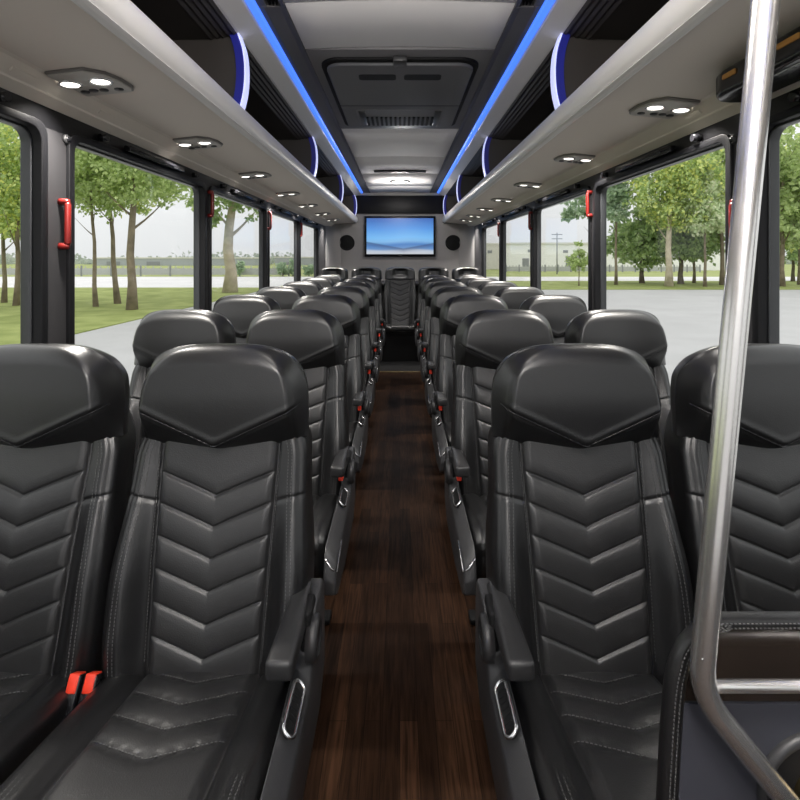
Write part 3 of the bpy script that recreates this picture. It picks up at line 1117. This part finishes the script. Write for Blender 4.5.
def make_seat(p, path, aisle_side, kind, shared):
    """aisle_side: +1/-1 towards the aisle; kind: 'aisle', 'window' or 'rear'"""
    a = aisle_side
    r = empty('bus_seat', (0, 0, 0))
    key = 'rear' if kind == 'rear' else 'normal'
    if key not in shared:
        hm, seam = headrest_mesh(p)
        shared[key] = dict(back=backrest_mesh(p), head=hm, seam=seam, cush=cushion_mesh(path))
        sew(shared[key]['back'], back_stitching(p))
        sew(shared[key]['cush'], cushion_stitching(path))
        if kind != 'rear':
            t = MB(); t.tube(seam, .0017, 6)
            sm = t.build('piping', M['piping'])
            shared[key]['pip'] = sm.data
            bpy.data.objects.remove(sm)
    S = shared[key]
    b = link_mesh('backrest', S['back'], r)
    hd = link_mesh('headrest', S['head'], r)
    if kind != 'rear':
        link_mesh('piping', S['pip'], hd)
    c = link_mesh('seat_cushion', S['cush'], r)
    # frame and pedestal
    dz = -.02 if kind == 'rear' else 0
    mb = MB(); mb.box((-.19, -.42, .37 + dz), (.19, .06, .408 + dz))
    mb.build('seat_frame', M['black'], r, bevel=.008)
    for ly in (-.28, -.02):
        mb = MB()
        mb.box((-.03, ly - .025, .0), (.03, ly + .025, .375 + dz))
        mb.box((-.16, ly - .03, .0), (.16, ly + .03, .02))
        mb.build('leg', M['black'], r, bevel=.006)
    if kind == 'rear':
        return r
    # belt buckle on the side where the pair meets (both seats of a pair carry one)
    bx = -a * .2045 if kind == 'aisle' else a * .2045
    mb = MB()
    mb.box((-.0135, -.012, -.06), (.0135, .012, .022))
    bk = mb.build('buckle', M['gloss_black'], r, bevel=.003)
    bk.location = (bx, -.09, .492)
    bk.rotation_euler = (math.radians(-30), 0, 0)
    mb = MB(); mb.box((-.0105, -.0135, -.008), (.0105, .0135, .0245))
    mb.build('release_button', M['buckle_red'], bk, bevel=.0025)['label'] = 'red release button'
    if kind == 'aisle':
        # moulded side panel along the aisle
        poly = [(-.535, .470), (-.520, .500), (-.49, .515), (-.30, .512), (-.115, .512), (-.085, .545), (-.075, .615), (-.055, .628), (.045, .628), (.07, .60), (.075, .42), (.0, .37), (-.30, .375), (-.48, .405), (-.53, .435)]
        lift = [.01, .032, .038, .040, .042, .022, .004, 0, 0, 0, 0, 0, 0, 0, 0]
        n = len(poly)
        mb = MB()
        xo, xi = a * .244, a * .210
        mb.prism_x(poly, xo, xi, 0, lift)
        sp = mb.build('side_panel', M['panel'], r, bevel=.006, seg=3)
        # handle: chrome ring with a dark ribbed insert, lying on the sloping top
        ang = math.atan2(.041, .040) * -a
        R = Matrix.Translation((a * .2255, -.192, .541)) @ Matrix.Rotation(-a * math.radians(-44), 4, 'Y')
        ring = [R @ Vector((x, y, .004)) for x, y in rounded_rect(.026, .108, .0125, 7)]
        mb = MB(); mb.tube([tuple(v) for v in ring], .0035, 8, closed=True)
        hd2 = mb.build('recline_handle', M['chrome'], sp)
        hd2['label'] = 'chrome ringed recline handle'
        mb = MB()
        ins = [R @ Vector((x, y, z)) for z in (-.004, .003) for x, y in rounded_rect(.022, .104, .0105, 5)]
        k = len(ins) // 2
        mb.add([tuple(v) for v in ins], [tuple(range(k)), tuple(range(2 * k - 1, k - 1, -1))] + [(i, i + k, (i + 1) % k + k, (i + 1) % k) for i in range(k)])
        for q in range(7):
            yy = -.039 + .013 * q
            mb.hexa([tuple(R @ Vector(v)) for v in [(-.008, yy - .003, .002), (.008, yy - .003, .002), (.008, yy + .003, .002), (-.008, yy + .003, .002), (-.008, yy - .002, .0045), (.008, yy - .002, .0045), (.008, yy + .002, .0045), (-.008, yy + .002, .0045)]])
        mb.build('handle_insert', M['black'], sp)
        mb = MB()
        mb.tube([(a * .2455, -.40, .512), (a * .2455, -.47, .507), (a * .244, -.515, .490), (a * .232, -.527, .505), (a * .213, -.518, .528)], .0028, 8)
        mb.build('chrome_edge', M['chrome'], sp)
        mb = MB()
        mb.lathe((a * .244, -.075, .582), (a, 0, 0), [(0, -.012), (.042, -.012), (.042, .006), (.037, .011), (.03, .011), (.028, .008), (0, .008)], 28)
        mb.build('pivot_cap', M['plastic'], sp)
        # armrest
        mb = MB()
        i0, i1, o0, o1 = a * .187, a * .187, a * .226, a * .236
        zf, zr, hgt = .668, .640, .036
        mb.hexa([(i1, -.245, zf - hgt), (o1, -.245, zf - hgt), (o0, .02, zr - .05), (i0, .02, zr - .05),
                 (i1, -.245, zf), (o1, -.245, zf), (o0, .02, zr), (i0, .02, zr)])
        ar = mb.build('armrest', M['plastic'], r, bevel=.009, seg=3)
        mb = MB()
        mb.box((min(a * .218, a * .24), -.095, .565), (max(a * .218, a * .24), -.03, .645))
        mb.build('arm_bracket', M['black'], ar, bevel=.006)
        mb = MB(); mb.box((min(a * .206, a * .222), -.165, .585), (max(a * .206, a * .222), -.14, .614))
        mb.build('release_button', M['buckle_red'], r, bevel=.003)['label'] = 'small red button under the armrest'
    return r


shared = {}
protos = {}
ROWS = ['front', 'second', 'third', 'fourth', 'fifth', 'sixth', 'seventh']
for s in (-1, 1):
    a = -s
    for kind, xc in (('aisle', .42), ('window', .862)):
        p = make_seat(NORMAL, CPATH_NORMAL, a, kind, shared)
        for k in range(7):
            o = p if k == 0 else copy_tree(p)
            o.location = (s * xc, YREF + PITCH * k, 0)
            if kind == 'aisle':
                lab = 'black quilted leather aisle seat with grey armrest, %s row, %s of the aisle' % (ROWS[k], side[s])
            else:
                lab = 'black quilted leather window seat beside the %s glass, %s row' % (side[s], ROWS[k])
            tag(o, lab, 'seat', 'rows of black quilted bus seats')

RY = 6.96
p = make_seat(REAR, CPATH_REAR, 1, 'rear', shared)
rl = {0: 'black quilted rear bench seat in the middle, facing straight down the aisle',
      -1: 'black rear row seat just left of the middle rear seat',
      1: 'black rear row seat just right of the middle rear seat',
      -2: 'black rear row seat in the left back corner with hollowed headrest',
      2: 'black rear row seat in the right back corner with hollowed headrest'}
for i, k in enumerate((0, -1, 1, -2, 2)):
    o = p if i == 0 else copy_tree(p)
    o.location = (k * .475, RY, 0)
    tag(o, rl[k], 'seat', 'rear row of black seats')

# closed plinth under the rear row, brass nosing on the floor edge in front
MB().box((-1.09, RY - .40, 0), (1.09, RY - .38, .372)).build('trim_5', M['black'])['kind'] = 'structure'
MB().box((-.30, 5.95, 0), (.30, 5.985, .008)).build('trim_6', M['brass'], bevel=.002)['kind'] = 'structure'
MB().box((-.30, 5.985, 0), (.30, RY - .40, .004)).build('trim_7', M['black'])['kind'] = 'structure'
MB().box((-1.09, RY + .24, .95), (1.09, Y1, 1.0)).build('trim_8', M['wall'], bevel=.01)['kind'] = 'structure'


# ============================================== modesty panel and grab pole
PD = .555
def at(px, py, d):
    return ((px - 400) * d / F, d, CAM_Z - (py - 258) * d / F)

mp = empty('modesty_panel', (.68, PD + .02, 0), 0, 'dark modesty panel with padded stitched edge in front of the right front seats', 'panel')
O = Vector((.68, PD + .02, 0))
edge = [(1.085, .958), (.40, .958), (.36, .956), (.333, .947), (.317, .930), (.309, .908), (.303, .87), (.2964, .758), (.290, .6), (.287, .45), (.287, .08)]
E = catmull(edge, 90)
mb = MB()
sec = rounded_rect(.018, .013, .0055, 4)     # depth x thickness
rowsv = []
Tn = np.gradient(E, axis=0); Tn /= np.linalg.norm(Tn, axis=1)[:, None]
for (x, z), (tx, tz) in zip(E, Tn):
    nx_, nz_ = -tz, tx       # sideways in the panel plane
    fat = 1 + .55 * float(sstep(.95, .90, z)) if z < .95 else 1
    rowsv.append([(x + nx_ * v * fat - O.x, PD + u - O.y, z + nz_ * v * fat) for u, v in sec])
n = len(sec)
V = [p_ for r_ in rowsv for p_ in r_]
fs = [(i * n + k, i * n + (k + 1) % n, (i + 1) * n + (k + 1) % n, (i + 1) * n + k) for i in range(len(rowsv) - 1) for k in range(n)]
fs += [tuple(range(n)), tuple(range(len(V) - n, len(V)))]
mb.add(V, fs, 0, True)
pad = mb.build('padded_edge', M['leather'], mp)
st = MB()
for dv in (.0022, -.0028):
    pts = [(x - tz * dv - O.x, PD - .0092 - O.y, z + tx * dv) for (x, z), (tx, tz) in zip(E, Tn)]
    dashes(st, pts, lambda q: (0, -1, 0), .0024, .0022, .0004, .0003)
for du in (-.003, .004):
    pts = [(x + tz * .0066 - O.x, PD + du - O.y, z - tx * .0066) for (x, z), (tx, tz) in zip(E, Tn) if z < .93]
    sgn = 1
    dashes(st, pts, lambda q: (-.6, 0, .8), .0024, .0022, .0004, .0003)
sew(pad.data, st)
left = [(x + .004, z) for x, z in E if z < .865]
lowpoly = [(1.085, .868)] + [(left[0][0], .868)] + [tuple(q) for q in left] + [(1.085, .08)]
mb = MB(); mb.prism_y([(x - O.x, z) for x, z in lowpoly], PD - .004 - O.y, PD + .010 - O.y)
mb.build('lower_panel', M['lower_panel'], mp)
up = [(x + .004, z - .002) for x, z in E if z >= .868 and x < 1.0]
mb = MB(); mb.prism_y([(x - O.x, z) for x, z in ([(1.085, .955)] + up + [(1.085, .868)])], PD - .003 - O.y, PD + .006 - O.y)
mb.build('smoked_window', M['smoke'], mp)
fx, fy, fz = at(815, 787, PD)
fit = MB(); fit.lathe((fx - O.x, PD - .004 - O.y, fz), (0, -1, 0), [(.068, 0), (.068, .006), (.060, .008), (.057, .004)], 40)
fr_ = fit.build('round_fitting', M['panel'], mp)
MB().lathe((fx - O.x, PD - .004 - O.y, fz), (0, -1, 0), [(.058, .002), (.036, .003), (.033, .004), (0, .004)], 40).build('recess', M['black'], fr_)
MB().lathe((fx - O.x, PD - .004 - O.y, fz), (0, -1, 0), [(.030, .003), (.030, .018), (.024, .024), (0, .026)], 40).build('cap', M['brass'], fr_)['label'] = 'brass coloured centre cap'

gd = .52
gp = empty('grab_pole', (0, 0, 0), 0, 'brushed steel grab pole rising to the ceiling and bent below the rail', 'grab pole')
top = Vector(at(765.5, 0, .477)); bend = Vector(at(700, 693, gd)); low = Vector(at(790, 805, gd))
dirn = (top - bend)
topc = bend + dirn * ((ZC + .005 - bend.z) / dirn.z)
d2 = (low - bend).normalized()
ctrl = [topc, bend + dirn.normalized() * .035]
b0, b2 = bend + dirn.normalized() * .035, bend + d2 * .035
for k in range(1, 10):
    t = k / 10
    ctrl.append(b0 * (1 - t) ** 2 + bend * 2 * t * (1 - t) + b2 * t * t)
ctrl += [b2, bend + d2 * .62]
MB().tube([tuple(v) for v in ctrl], .0118, 32).build('upright', M['steel'], gp)
MB().lathe(tuple(topc), (0, 0, -1), [(.0, 0), (.04, 0), (.04, .006), (.02, .014), (.0115, .014)], 28).build('ceiling_flange', M['steel'], gp)
ra = Vector(at(706, 686, gd)); 
MB().tube([(ra.x, gd, ra.z), (1.10, gd, ra.z)], .0060, 16).build('cross_rail', M['steel'], gp)
sc_ = MB()
for q, qy in ((703, 660), (707, 662)):
    c = Vector(at(q, qy, gd - .0125))
    sc_.cyl(tuple(c + Vector((0, .004, 0))), (0, -1, 0), .0012, .0045, 10)
sc_.build('screw', M['chrome'], gp)


# ================================================================= OUTSIDE
def ground_mat(name, c1, c2, scale, rough=.9, detail=5, c3=None):
    m, nt, b = new_mat(name)
    tc = nt.nodes.new('ShaderNodeTexCoord')
    n = nt.nodes.new('ShaderNodeTexNoise')
    n.inputs['Scale'].default_value = scale
    n.inputs['Detail'].default_value = detail
    r = nt.nodes.new('ShaderNodeValToRGB')
    r.color_ramp.elements[0].position = .35; r.color_ramp.elements[0].color = c1
    r.color_ramp.elements[1].position = .65; r.color_ramp.elements[1].color = c2
    nt.links.new(tc.outputs['Object'], n.inputs['Vector'])
    nt.links.new(n.outputs['Fac'], r.inputs['Fac'])
    nt.links.new(r.outputs['Color'], b.inputs['Base Color'])
    b.inputs['Roughness'].default_value = rough
    b.inputs['Specular IOR Level'].default_value = .15
    return m
M['asphalt'] = ground_mat('pale_tarmac', srgb(172, 171, 170), srgb(180, 179, 178), .6)
M['concrete'] = ground_mat('pale_concrete_road', srgb(205, 203, 202), srgb(214, 212, 210), .3)
M['grass'] = ground_mat('mown_grass', srgb(126, 136, 76), srgb(154, 162, 100), .9)
M['grass_far'] = ground_mat('far_grass', srgb(142, 152, 92), srgb(160, 166, 112), .3)

def slab(name, x0, x1, y0, y1, z, mat):
    MB().box((x0, y0, z - .3), (x1, y1, z)).build(name, mat)['kind'] = 'structure'
slab('ground', -260, 260, -30, 420, GROUND_Z - .02, M['grass_far'])
slab('pavement', -9.6, 130, -28, 35.6, GROUND_Z, M['asphalt'])
slab('lawn_left', -140, -9.65, -28, 38, GROUND_Z + .02, M['grass'])
slab('lawn_right', -9.5, 140, 35.7, 49, GROUND_Z + .02, M['grass'])
slab('road', -200, 200, 49.1, 60, GROUND_Z + .01, M['concrete'])
slab('road_left', -200, -9.6, 38.1, 49.0, GROUND_Z + .012, M['concrete'])


def leaf_mat(name, cols):
    m, nt, b = new_mat(name)
    g = nt.nodes.new('ShaderNodeNewGeometry')
    r = nt.nodes.new('ShaderNodeValToRGB')
    e = r.color_ramp.elements
    e[0].position = 0; e[0].color = cols[0]
    e[1].position = 1; e[1].color = cols[-1]
    for i, c in enumerate(cols[1:-1]):
        k = e.new((i + 1) / (len(cols) - 1)); k.color = c
    nt.links.new(g.outputs['Random Per Island'], r.inputs['Fac'])
    nt.links.new(r.outputs['Color'], b.inputs['Base Color'])
    b.inputs['Roughness'].default_value = .6
    b.inputs['Specular IOR Level'].default_value = .3
    tl = nt.nodes.new('ShaderNodeBsdfTranslucent')
    mx = nt.nodes.new('ShaderNodeMixShader')
    mx.inputs[0].default_value = .42
    nt.links.new(r.outputs['Color'], tl.inputs['Color'])
    nt.links.new(b.outputs[0], mx.inputs[1])
    nt.links.new(tl.outputs[0], mx.inputs[2])
    nt.links.new(mx.outputs[0], nt.nodes['Material Output'].inputs[0])
    return m
M['leaf_green'] = leaf_mat('mid_green_leaves', [srgb(151, 171, 115), srgb(186, 204, 140), srgb(214, 229, 163), srgb(176, 192, 131)])
M['leaf_yellow'] = leaf_mat('yellow_green_leaves', [srgb(157, 179, 118), srgb(188, 208, 144), srgb(220, 232, 156), srgb(232, 232, 136)])
M['leaf_dark'] = leaf_mat('dark_green_leaves', [srgb(135, 159, 113), srgb(165, 187, 129), srgb(192, 212, 148), srgb(155, 175, 125)])
M['leaf_pale'] = leaf_mat('pale_green_leaves', [srgb(202, 220, 178), srgb(221, 233, 193), srgb(234, 234, 206)])
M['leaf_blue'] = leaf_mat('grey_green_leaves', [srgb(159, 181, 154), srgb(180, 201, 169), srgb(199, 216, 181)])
M['bark'] = simple('grey_brown_bark', srgb(128, 116, 98), .9, vary=.35, vscale=2.5)
M['bark_pale'] = simple('pale_bark', srgb(190, 178, 158), .9, vary=.22, vscale=2.0)
M['bark_dark'] = simple('dark_bark', srgb(98, 88, 74), .9, vary=.3, vscale=2.5)


def tree(px, by, height, crown, trunk_r, leaf, bark, nleaf, lsize, label, lean=0.0, group='trees outside the bus windows', name='tree', seed=0, branches=9, dist=None):
    """crown: list of (dx, z, rx, rz) ellipsoids in metres; z above the ground"""
    rg = np.random.default_rng(seed + 100)
    d = dist if dist else (CAM_Z - GROUND_Z) * F / (by - 258)
    x = (px - 400) * d / F
    t = empty(name, (x, d, GROUND_Z), 0, label, 'tree', group)
    mb = MB()
    nb = 8
    pts = [(lean * (k / nb) * height * .6 + .04 * math.sin(k * 1.7 + seed) * trunk_r * 8, .03 * math.cos(k * 1.3 + seed) * trunk_r * 8, height * .8 * k / nb) for k in range(nb + 1)]
    pts[0] = (0, 0, -.15)
    mb.tube(pts, [trunk_r * (1.35 if k == 0 else 1.0) * (1 - .78 * k / nb) for k in range(nb + 1)], 12)
    base = min(c[1] - c[3] for c in crown)
    for k in range(branches):
        z0 = max(base * .75, height * .22) + (height * .72 - max(base * .75, height * .22)) * (k + .3) / branches
        f = z0 / (height * .8)
        bx = float(np.interp(z0, [q[2] for q in pts], [q[0] for q in pts]))
        a = k * 2.4 + seed
        c = crown[k % len(crown)]
        L = (.40 + .30 * rg.random()) * c[2]
        rise = .75 + .5 * rg.random()
        bp = [(bx, 0, z0), (bx + math.cos(a) * L * .4, math.sin(a) * L * .4, z0 + L * rise * .35), (bx + math.cos(a) * L, math.sin(a) * L, z0 + L * rise)]
        rr = trunk_r * .42 * (1 - .6 * f)
        mb.tube([tuple(v) for v in catmull(bp, 6)], [rr * (1 - .16 * q) for q in range(6)], 6)
    mb.build('trunk', bark, t)
    # leaves: small folded blades gathered in sprays
    vol = np.array([c[2] ** 2 * c[3] for c in crown]); vol = vol / vol.sum()
    V, Fc = [], []
    for ci, c in enumerate(crown):
        m = int(nleaf * vol[ci])
        ns = max(6, m // 26)
        u = rg.normal(size=(ns, 3)); u /= np.linalg.norm(u, axis=1)[:, None]
        rad = rg.random(ns) ** .42
        cen = u * rad[:, None] * np.array([c[2], c[2], c[3]]) + np.array([c[0], 0, c[1]])
        pick = rg.integers(0, ns, m)
        pos = cen[pick] + rg.normal(size=(m, 3)) * np.array([.11, .11, .085]) * c[2]
        for q in pos:
            ax_ = rg.normal(size=3); ax_[2] -= .4; ax_ /= np.linalg.norm(ax_)
            sd = np.cross(ax_, rg.normal(size=3)); sd /= np.linalg.norm(sd)
            nn = np.cross(ax_, sd)
            l = lsize * (.7 + .6 * rg.random())
            b_ = len(V)
            V += [tuple(q), tuple(q + ax_ * l * .5 + sd * l * .33 + nn * l * .1), tuple(q + ax_ * l), tuple(q + ax_ * l * .5 - sd * l * .33 + nn * l * .1)]
            Fc.append((b_, b_ + 1, b_ + 2, b_ + 3))
    me = bpy.data.meshes.new('crown')
    me.from_pydata(V, [], Fc)
    me.materials.append(leaf)
    link_mesh('crown', me, t)
    return t

G, YG, DK, PL, BL = M['leaf_green'], M['leaf_yellow'], M['leaf_dark'], M['leaf_pale'], M['leaf_blue']
# left lawn
tree(132, 310, 12, [(0, 8.0, 2.8, 3.0), (1.7, 6.4, 2.0, 1.7), (-1.2, 6.2, 1.8, 1.5), (3.2, 7.0, 1.6, 1.4), (.4, 5.3, 1.7, .9), (2.3, 5.4, 1.3, .8), (-1.4, 5.2, 1.2, .7)], .19, G, M['bark'], 11000, .20, 'leafy tree with the thickest trunk in the first wide left window', seed=1)
tree(118, 304, 11, [(0, 7.6, 2.6, 2.8), (-.8, 5.8, 1.7, 1.2), (.8, 5.5, 1.5, 1.0)], .13, YG, M['bark'], 7000, .20, 'yellow green tree with a slim trunk just left of the thick trunk, left lawn', lean=-.12, seed=2)
tree(96, 307, 10, [(0, 7.0, 2.0, 2.8), (-.4, 5.4, 1.5, 1.0), (-1.4, 6.2, 1.2, 1.4)], .10, G, M['bark'], 6200, .20, 'slender tree at the near edge of the first wide left window', lean=-.05, seed=3)
tree(16, 306, 11, [(0, 6.6, 2.4, 3.2), (-1.0, 4.6, 1.8, 1.6), (.6, 5.0, 1.2, 1.2)], .12, YG, M['bark'], 8600, .20, 'yellow tinged tree in the nearest left window', lean=.04, seed=5)
tree(4, 303, 11, [(0, 6.4, 2.2, 3.0), (.6, 4.4, 1.4, 1.4)], .11, G, M['bark'], 5000, .20, 'green tree at the outer edge of the nearest left window', seed=6)
tree(230, 292.5, 14, [(0, 8.2, 3.4, 2.6), (2.6, 6.0, 1.7, 1.0), (-1.2, 5.6, 1.3, 1.1), (1.2, 5.8, 1.3, .9), (5.0, 6.2, 1.7, .8)], .40, DK, M['bark_pale'], 6400, .30, 'big pale trunked tree in the second wide left window', seed=7)
# far left shrubs
for i, (px, top, wd, lab) in enumerate(((283, 262, 12, 'hazy round tree seen through the third wide left window, nearer the pillar'), (293, 259, 10, 'hazy taller tree seen through the third wide left window, far edge'),
                                        (309, 264, 12, 'hazy low tree in the farthest left window'), (240, 261, 8, 'tiny distant tree right of the big pale trunk'))):
    d = 62
    hgt = (CAM_Z - GROUND_Z) - (top - 258) * d / F
    w_ = wd * d / F / 2
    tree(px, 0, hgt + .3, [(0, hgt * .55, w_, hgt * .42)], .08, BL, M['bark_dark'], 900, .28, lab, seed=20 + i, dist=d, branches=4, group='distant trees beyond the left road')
# right side
tree(669, 286.5, 15, [(0, 10.5, 3.0, 4.0), (1.8, 8.4, 2.6, 2.6), (-1.4, 7.6, 2.0, 1.8), (.3, 5.9, 2.3, 1.6)], .26, YG, M['bark_pale'], 12000, .30, 'tall light trunked tree with yellow green crown in the first wide right window', seed=8)
tree(642, 283.5, 8, [(0, 4.1, 2.9, 2.4), (-.6, 3.2, 2.8, 1.7), (1.6, 5.2, 2.2, 2.0)], .20, DK, M['bark_dark'], 5200, .40, 'dense dark low tree left of the light trunk, right lawn', seed=9)
tree(681, 284, 8, [(0, 4.4, 2.6, 2.4), (1.4, 3.8, 2.2, 1.8)], .22, DK, M['bark_dark'], 4200, .40, 'dark bushy tree close behind the light trunk, right lawn', seed=10)
tree(705, 287, 9, [(0, 7.2, 1.5, 1.2), (.1, 5.6, 1.9, 1.4), (0, 9.0, .8, 1.3)], .12, PL, M['bark'], 3600, .34, 'pale cone shaped tree near the steel pole in the right window', seed=11)
tree(722, 285, 14, [(0, 9.5, 2.8, 3.6), (.4, 6.2, 2.4, 2.2)], .18, G, M['bark'], 4600, .40, 'green tree just behind the steel pole, right lawn', seed=12)
tree(694, 283, 9, [(0, 4.6, 2.0, 1.9)], .13, YG, M['bark'], 2400, .36, 'small yellow green tree between the dark bush and the pale cone tree', seed=13)
tree(616, 285, 13, [(0, 9.0, 1.7, 3.2), (-.5, 6.6, 1.4, 1.6), (.5, 11.4, 1.2, 1.6)], .12, BL, M['bark'], 3600, .38, 'narrow grey green tree beside the second right pillar', seed=14)
tree(597, 283, 13, [(0, 9.0, 2.0, 2.8), (-2.0, 6.4, 1.3, 1.5)], .12, BL, M['bark'], 3000, .38, 'tree reaching in at the top of the second wide right window', seed=15)
tree(579, 286, 3.9, [(0, 2.0, .95, .7), (0, 2.9, .55, .6)], .05, G, M['bark'], 1300, .2, 'young cone shaped tree standing alone before the white building', seed=16, name='tree')
tree(782, 286.5, 14, [(0, 9.0, 2.8, 4.2), (.8, 5.4, 2.4, 2.0)], .20, G, M['bark'], 5200, .42, 'tall tree at the left of the nearest right window', seed=17)
tree(800, 285, 13, [(0, 8.6, 2.8, 4.0), (-.6, 4.8, 2.4, 1.6)], .18, YG, M['bark'], 5000, .42, 'yellow green tree at the right edge of the nearest right window', seed=18)
tree(760, 284, 12, [(0, 8.0, 2.6, 3.6)], .18, G, M['bark'], 3000, .42, 'tree hidden behind the dark pillar beyond the steel pole', seed=19)
tree(793, 281.5, 7, [(0, 3.6, 2.4, 2.0), (3.2, 3.6, 2.4, 1.8)], .16, DK, M['bark_dark'], 3000, .4, 'low dark tree behind the taller ones in the nearest right window', seed=30)

# white industrial building beyond the right road
M['bld'] = simple('white_cladding', srgb(243, 242, 241), .8, vary=.02, vscale=.2)
M['bld2'] = simple('beige_cladding', srgb(222, 219, 212), .8)
M['bld_dark'] = simple('grey_opening', srgb(140, 142, 146), .6)
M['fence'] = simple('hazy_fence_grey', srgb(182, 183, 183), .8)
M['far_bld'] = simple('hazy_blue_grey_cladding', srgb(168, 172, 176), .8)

def building(x0, x1, y, top_z, depth, name_label, mat, doors, wins):
    b = empty('building', ((x0 + x1) / 2, y, GROUND_Z), 0, name_label, 'building')
    cx = (x0 + x1) / 2
    H = top_z - GROUND_Z
    MB().box((x0 - cx, 0, -.2), (x1 - cx, depth, H)).build('wall', mat, b)
    MB().box((x0 - cx - .15, -.15, H - .25), (x1 - cx + .15, depth + .15, H + .1)).build('roof_edge', M['bld2'], b)
    for (dx, w, h) in doors:
        MB().box((x0 - cx + dx, -.08, 0), (x0 - cx + dx + w, .1, h)).build('door', M['bld_dark'], b)
    for (dx, w, z, h) in wins:
        MB().box((x0 - cx + dx, -.06, z), (x0 - cx + dx + w, .1, z + h)).build('window', M['bld_dark'], b)
    return b
building(20.5, 62, 92, CAM_Z + 2.75, 30, 'long white industrial building beyond the right road', M['bld'], [(2, 1.2, 2.2), (10, 3.2, 2.6), (15, 1.2, 2.2)], [(3, .9, 3.3, .5), (9.5, .9, 3.2, .5), (17, .9, 3.2, .5)])
building(13, 20.3, 100, CAM_Z + 2.9, 20, 'beige block left of the long white building', M['bld2'], [(1, 2.5, 2.5)], [(4.5, .9, 3.2, .6)])
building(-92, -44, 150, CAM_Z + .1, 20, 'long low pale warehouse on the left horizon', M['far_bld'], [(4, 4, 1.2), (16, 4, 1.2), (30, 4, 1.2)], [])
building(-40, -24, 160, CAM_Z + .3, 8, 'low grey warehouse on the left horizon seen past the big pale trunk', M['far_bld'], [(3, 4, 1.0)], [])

def fence(x0, x1, y, h, label):
    f = empty('fence', ((x0 + x1) / 2, y, GROUND_Z), 0, label, 'fence')
    n = 16
    W = x1 - x0
    mb = MB()
    mb.box((-W / 2, -.02, .15), (W / 2, .02, h * .8))
    for k in range(60):
        x = -W / 2 + W * k / 59
        mb.box((x - .06, -.03, .1), (x + .06, .03, h))
    mb.build('fence_mesh', M['fence'], f)
    for k in range(n):
        x = -W / 2 + W * k / (n - 1)
        MB().box((x - .08, -.08, -.1), (x + .08, .08, h + .1)).build('post', M['bld_dark'], f)
fence(17, 48, 80, 1.1, 'low grey fence in front of the white building')
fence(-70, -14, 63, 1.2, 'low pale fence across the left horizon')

up_ = empty('utility_pole', (157 * 70 / F, 70, GROUND_Z), 0, 'thin utility pole with crossarms before the white building', 'pole')
MB().cyl((0, 0, -.2), (0, 0, 1), .10, 6.0, 10, r2=.07).build('mast', M['bld_dark'], up_)
for z in (5.5, 4.9):
    MB().box((-.75, -.05, z), (.75, .05, z + .1)).build('crossarm', M['bld_dark'], up_)

# hazy band of woodland along the horizon
Vt, Ft = [], []
rg = np.random.default_rng(5)
for k in range(9000):
    x = rg.uniform(-210, 210); y = rg.uniform(175, 215)
    z = GROUND_Z + abs(rg.normal()) * 1.2 * (1 + .6 * math.sin(x * .07) + .3 * math.sin(x * .23))
    q = np.array([x, y, z]); a_ = rg.normal(size=3); a_ /= np.linalg.norm(a_); c_ = np.cross(a_, rg.normal(size=3)); c_ /= np.linalg.norm(c_)
    b_ = len(Vt)
    Vt += [tuple(q), tuple(q + a_ * .8 + c_ * .7), tuple(q + a_ * 1.6), tuple(q + a_ * .8 - c_ * .7)]
    Ft.append((b_, b_ + 1, b_ + 2, b_ + 3))
me = bpy.data.meshes.new('treeline'); me.from_pydata(Vt, [], Ft)
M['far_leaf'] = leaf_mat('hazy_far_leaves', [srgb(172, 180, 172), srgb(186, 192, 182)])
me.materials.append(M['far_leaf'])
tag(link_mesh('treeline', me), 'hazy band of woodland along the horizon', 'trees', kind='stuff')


# =================================================================== LIGHT
w = bpy.data.worlds.new('overcast')
SC.world = w
w.use_nodes = True
nt = w.node_tree
bg = nt.nodes['Background']
tc = nt.nodes.new('ShaderNodeTexCoord')
sp = nt.nodes.new('ShaderNodeSeparateXYZ')
rp = nt.nodes.new('ShaderNodeValToRGB')
nt.links.new(tc.outputs['Generated'], sp.inputs[0])
nt.links.new(sp.outputs['Z'], rp.inputs['Fac'])
e = rp.color_ramp.elements
e[0].position = 0.0; e[0].color = (.86, .863, .875, 1)
e[1].position = 1.0; e[1].color = (1.95, 1.95, 1.97, 1)
nt.links.new(rp.outputs['Color'], bg.inputs['Color'])
bg.inputs['Strength'].default_value = 1.05
SC.cycles.use_denoising = True
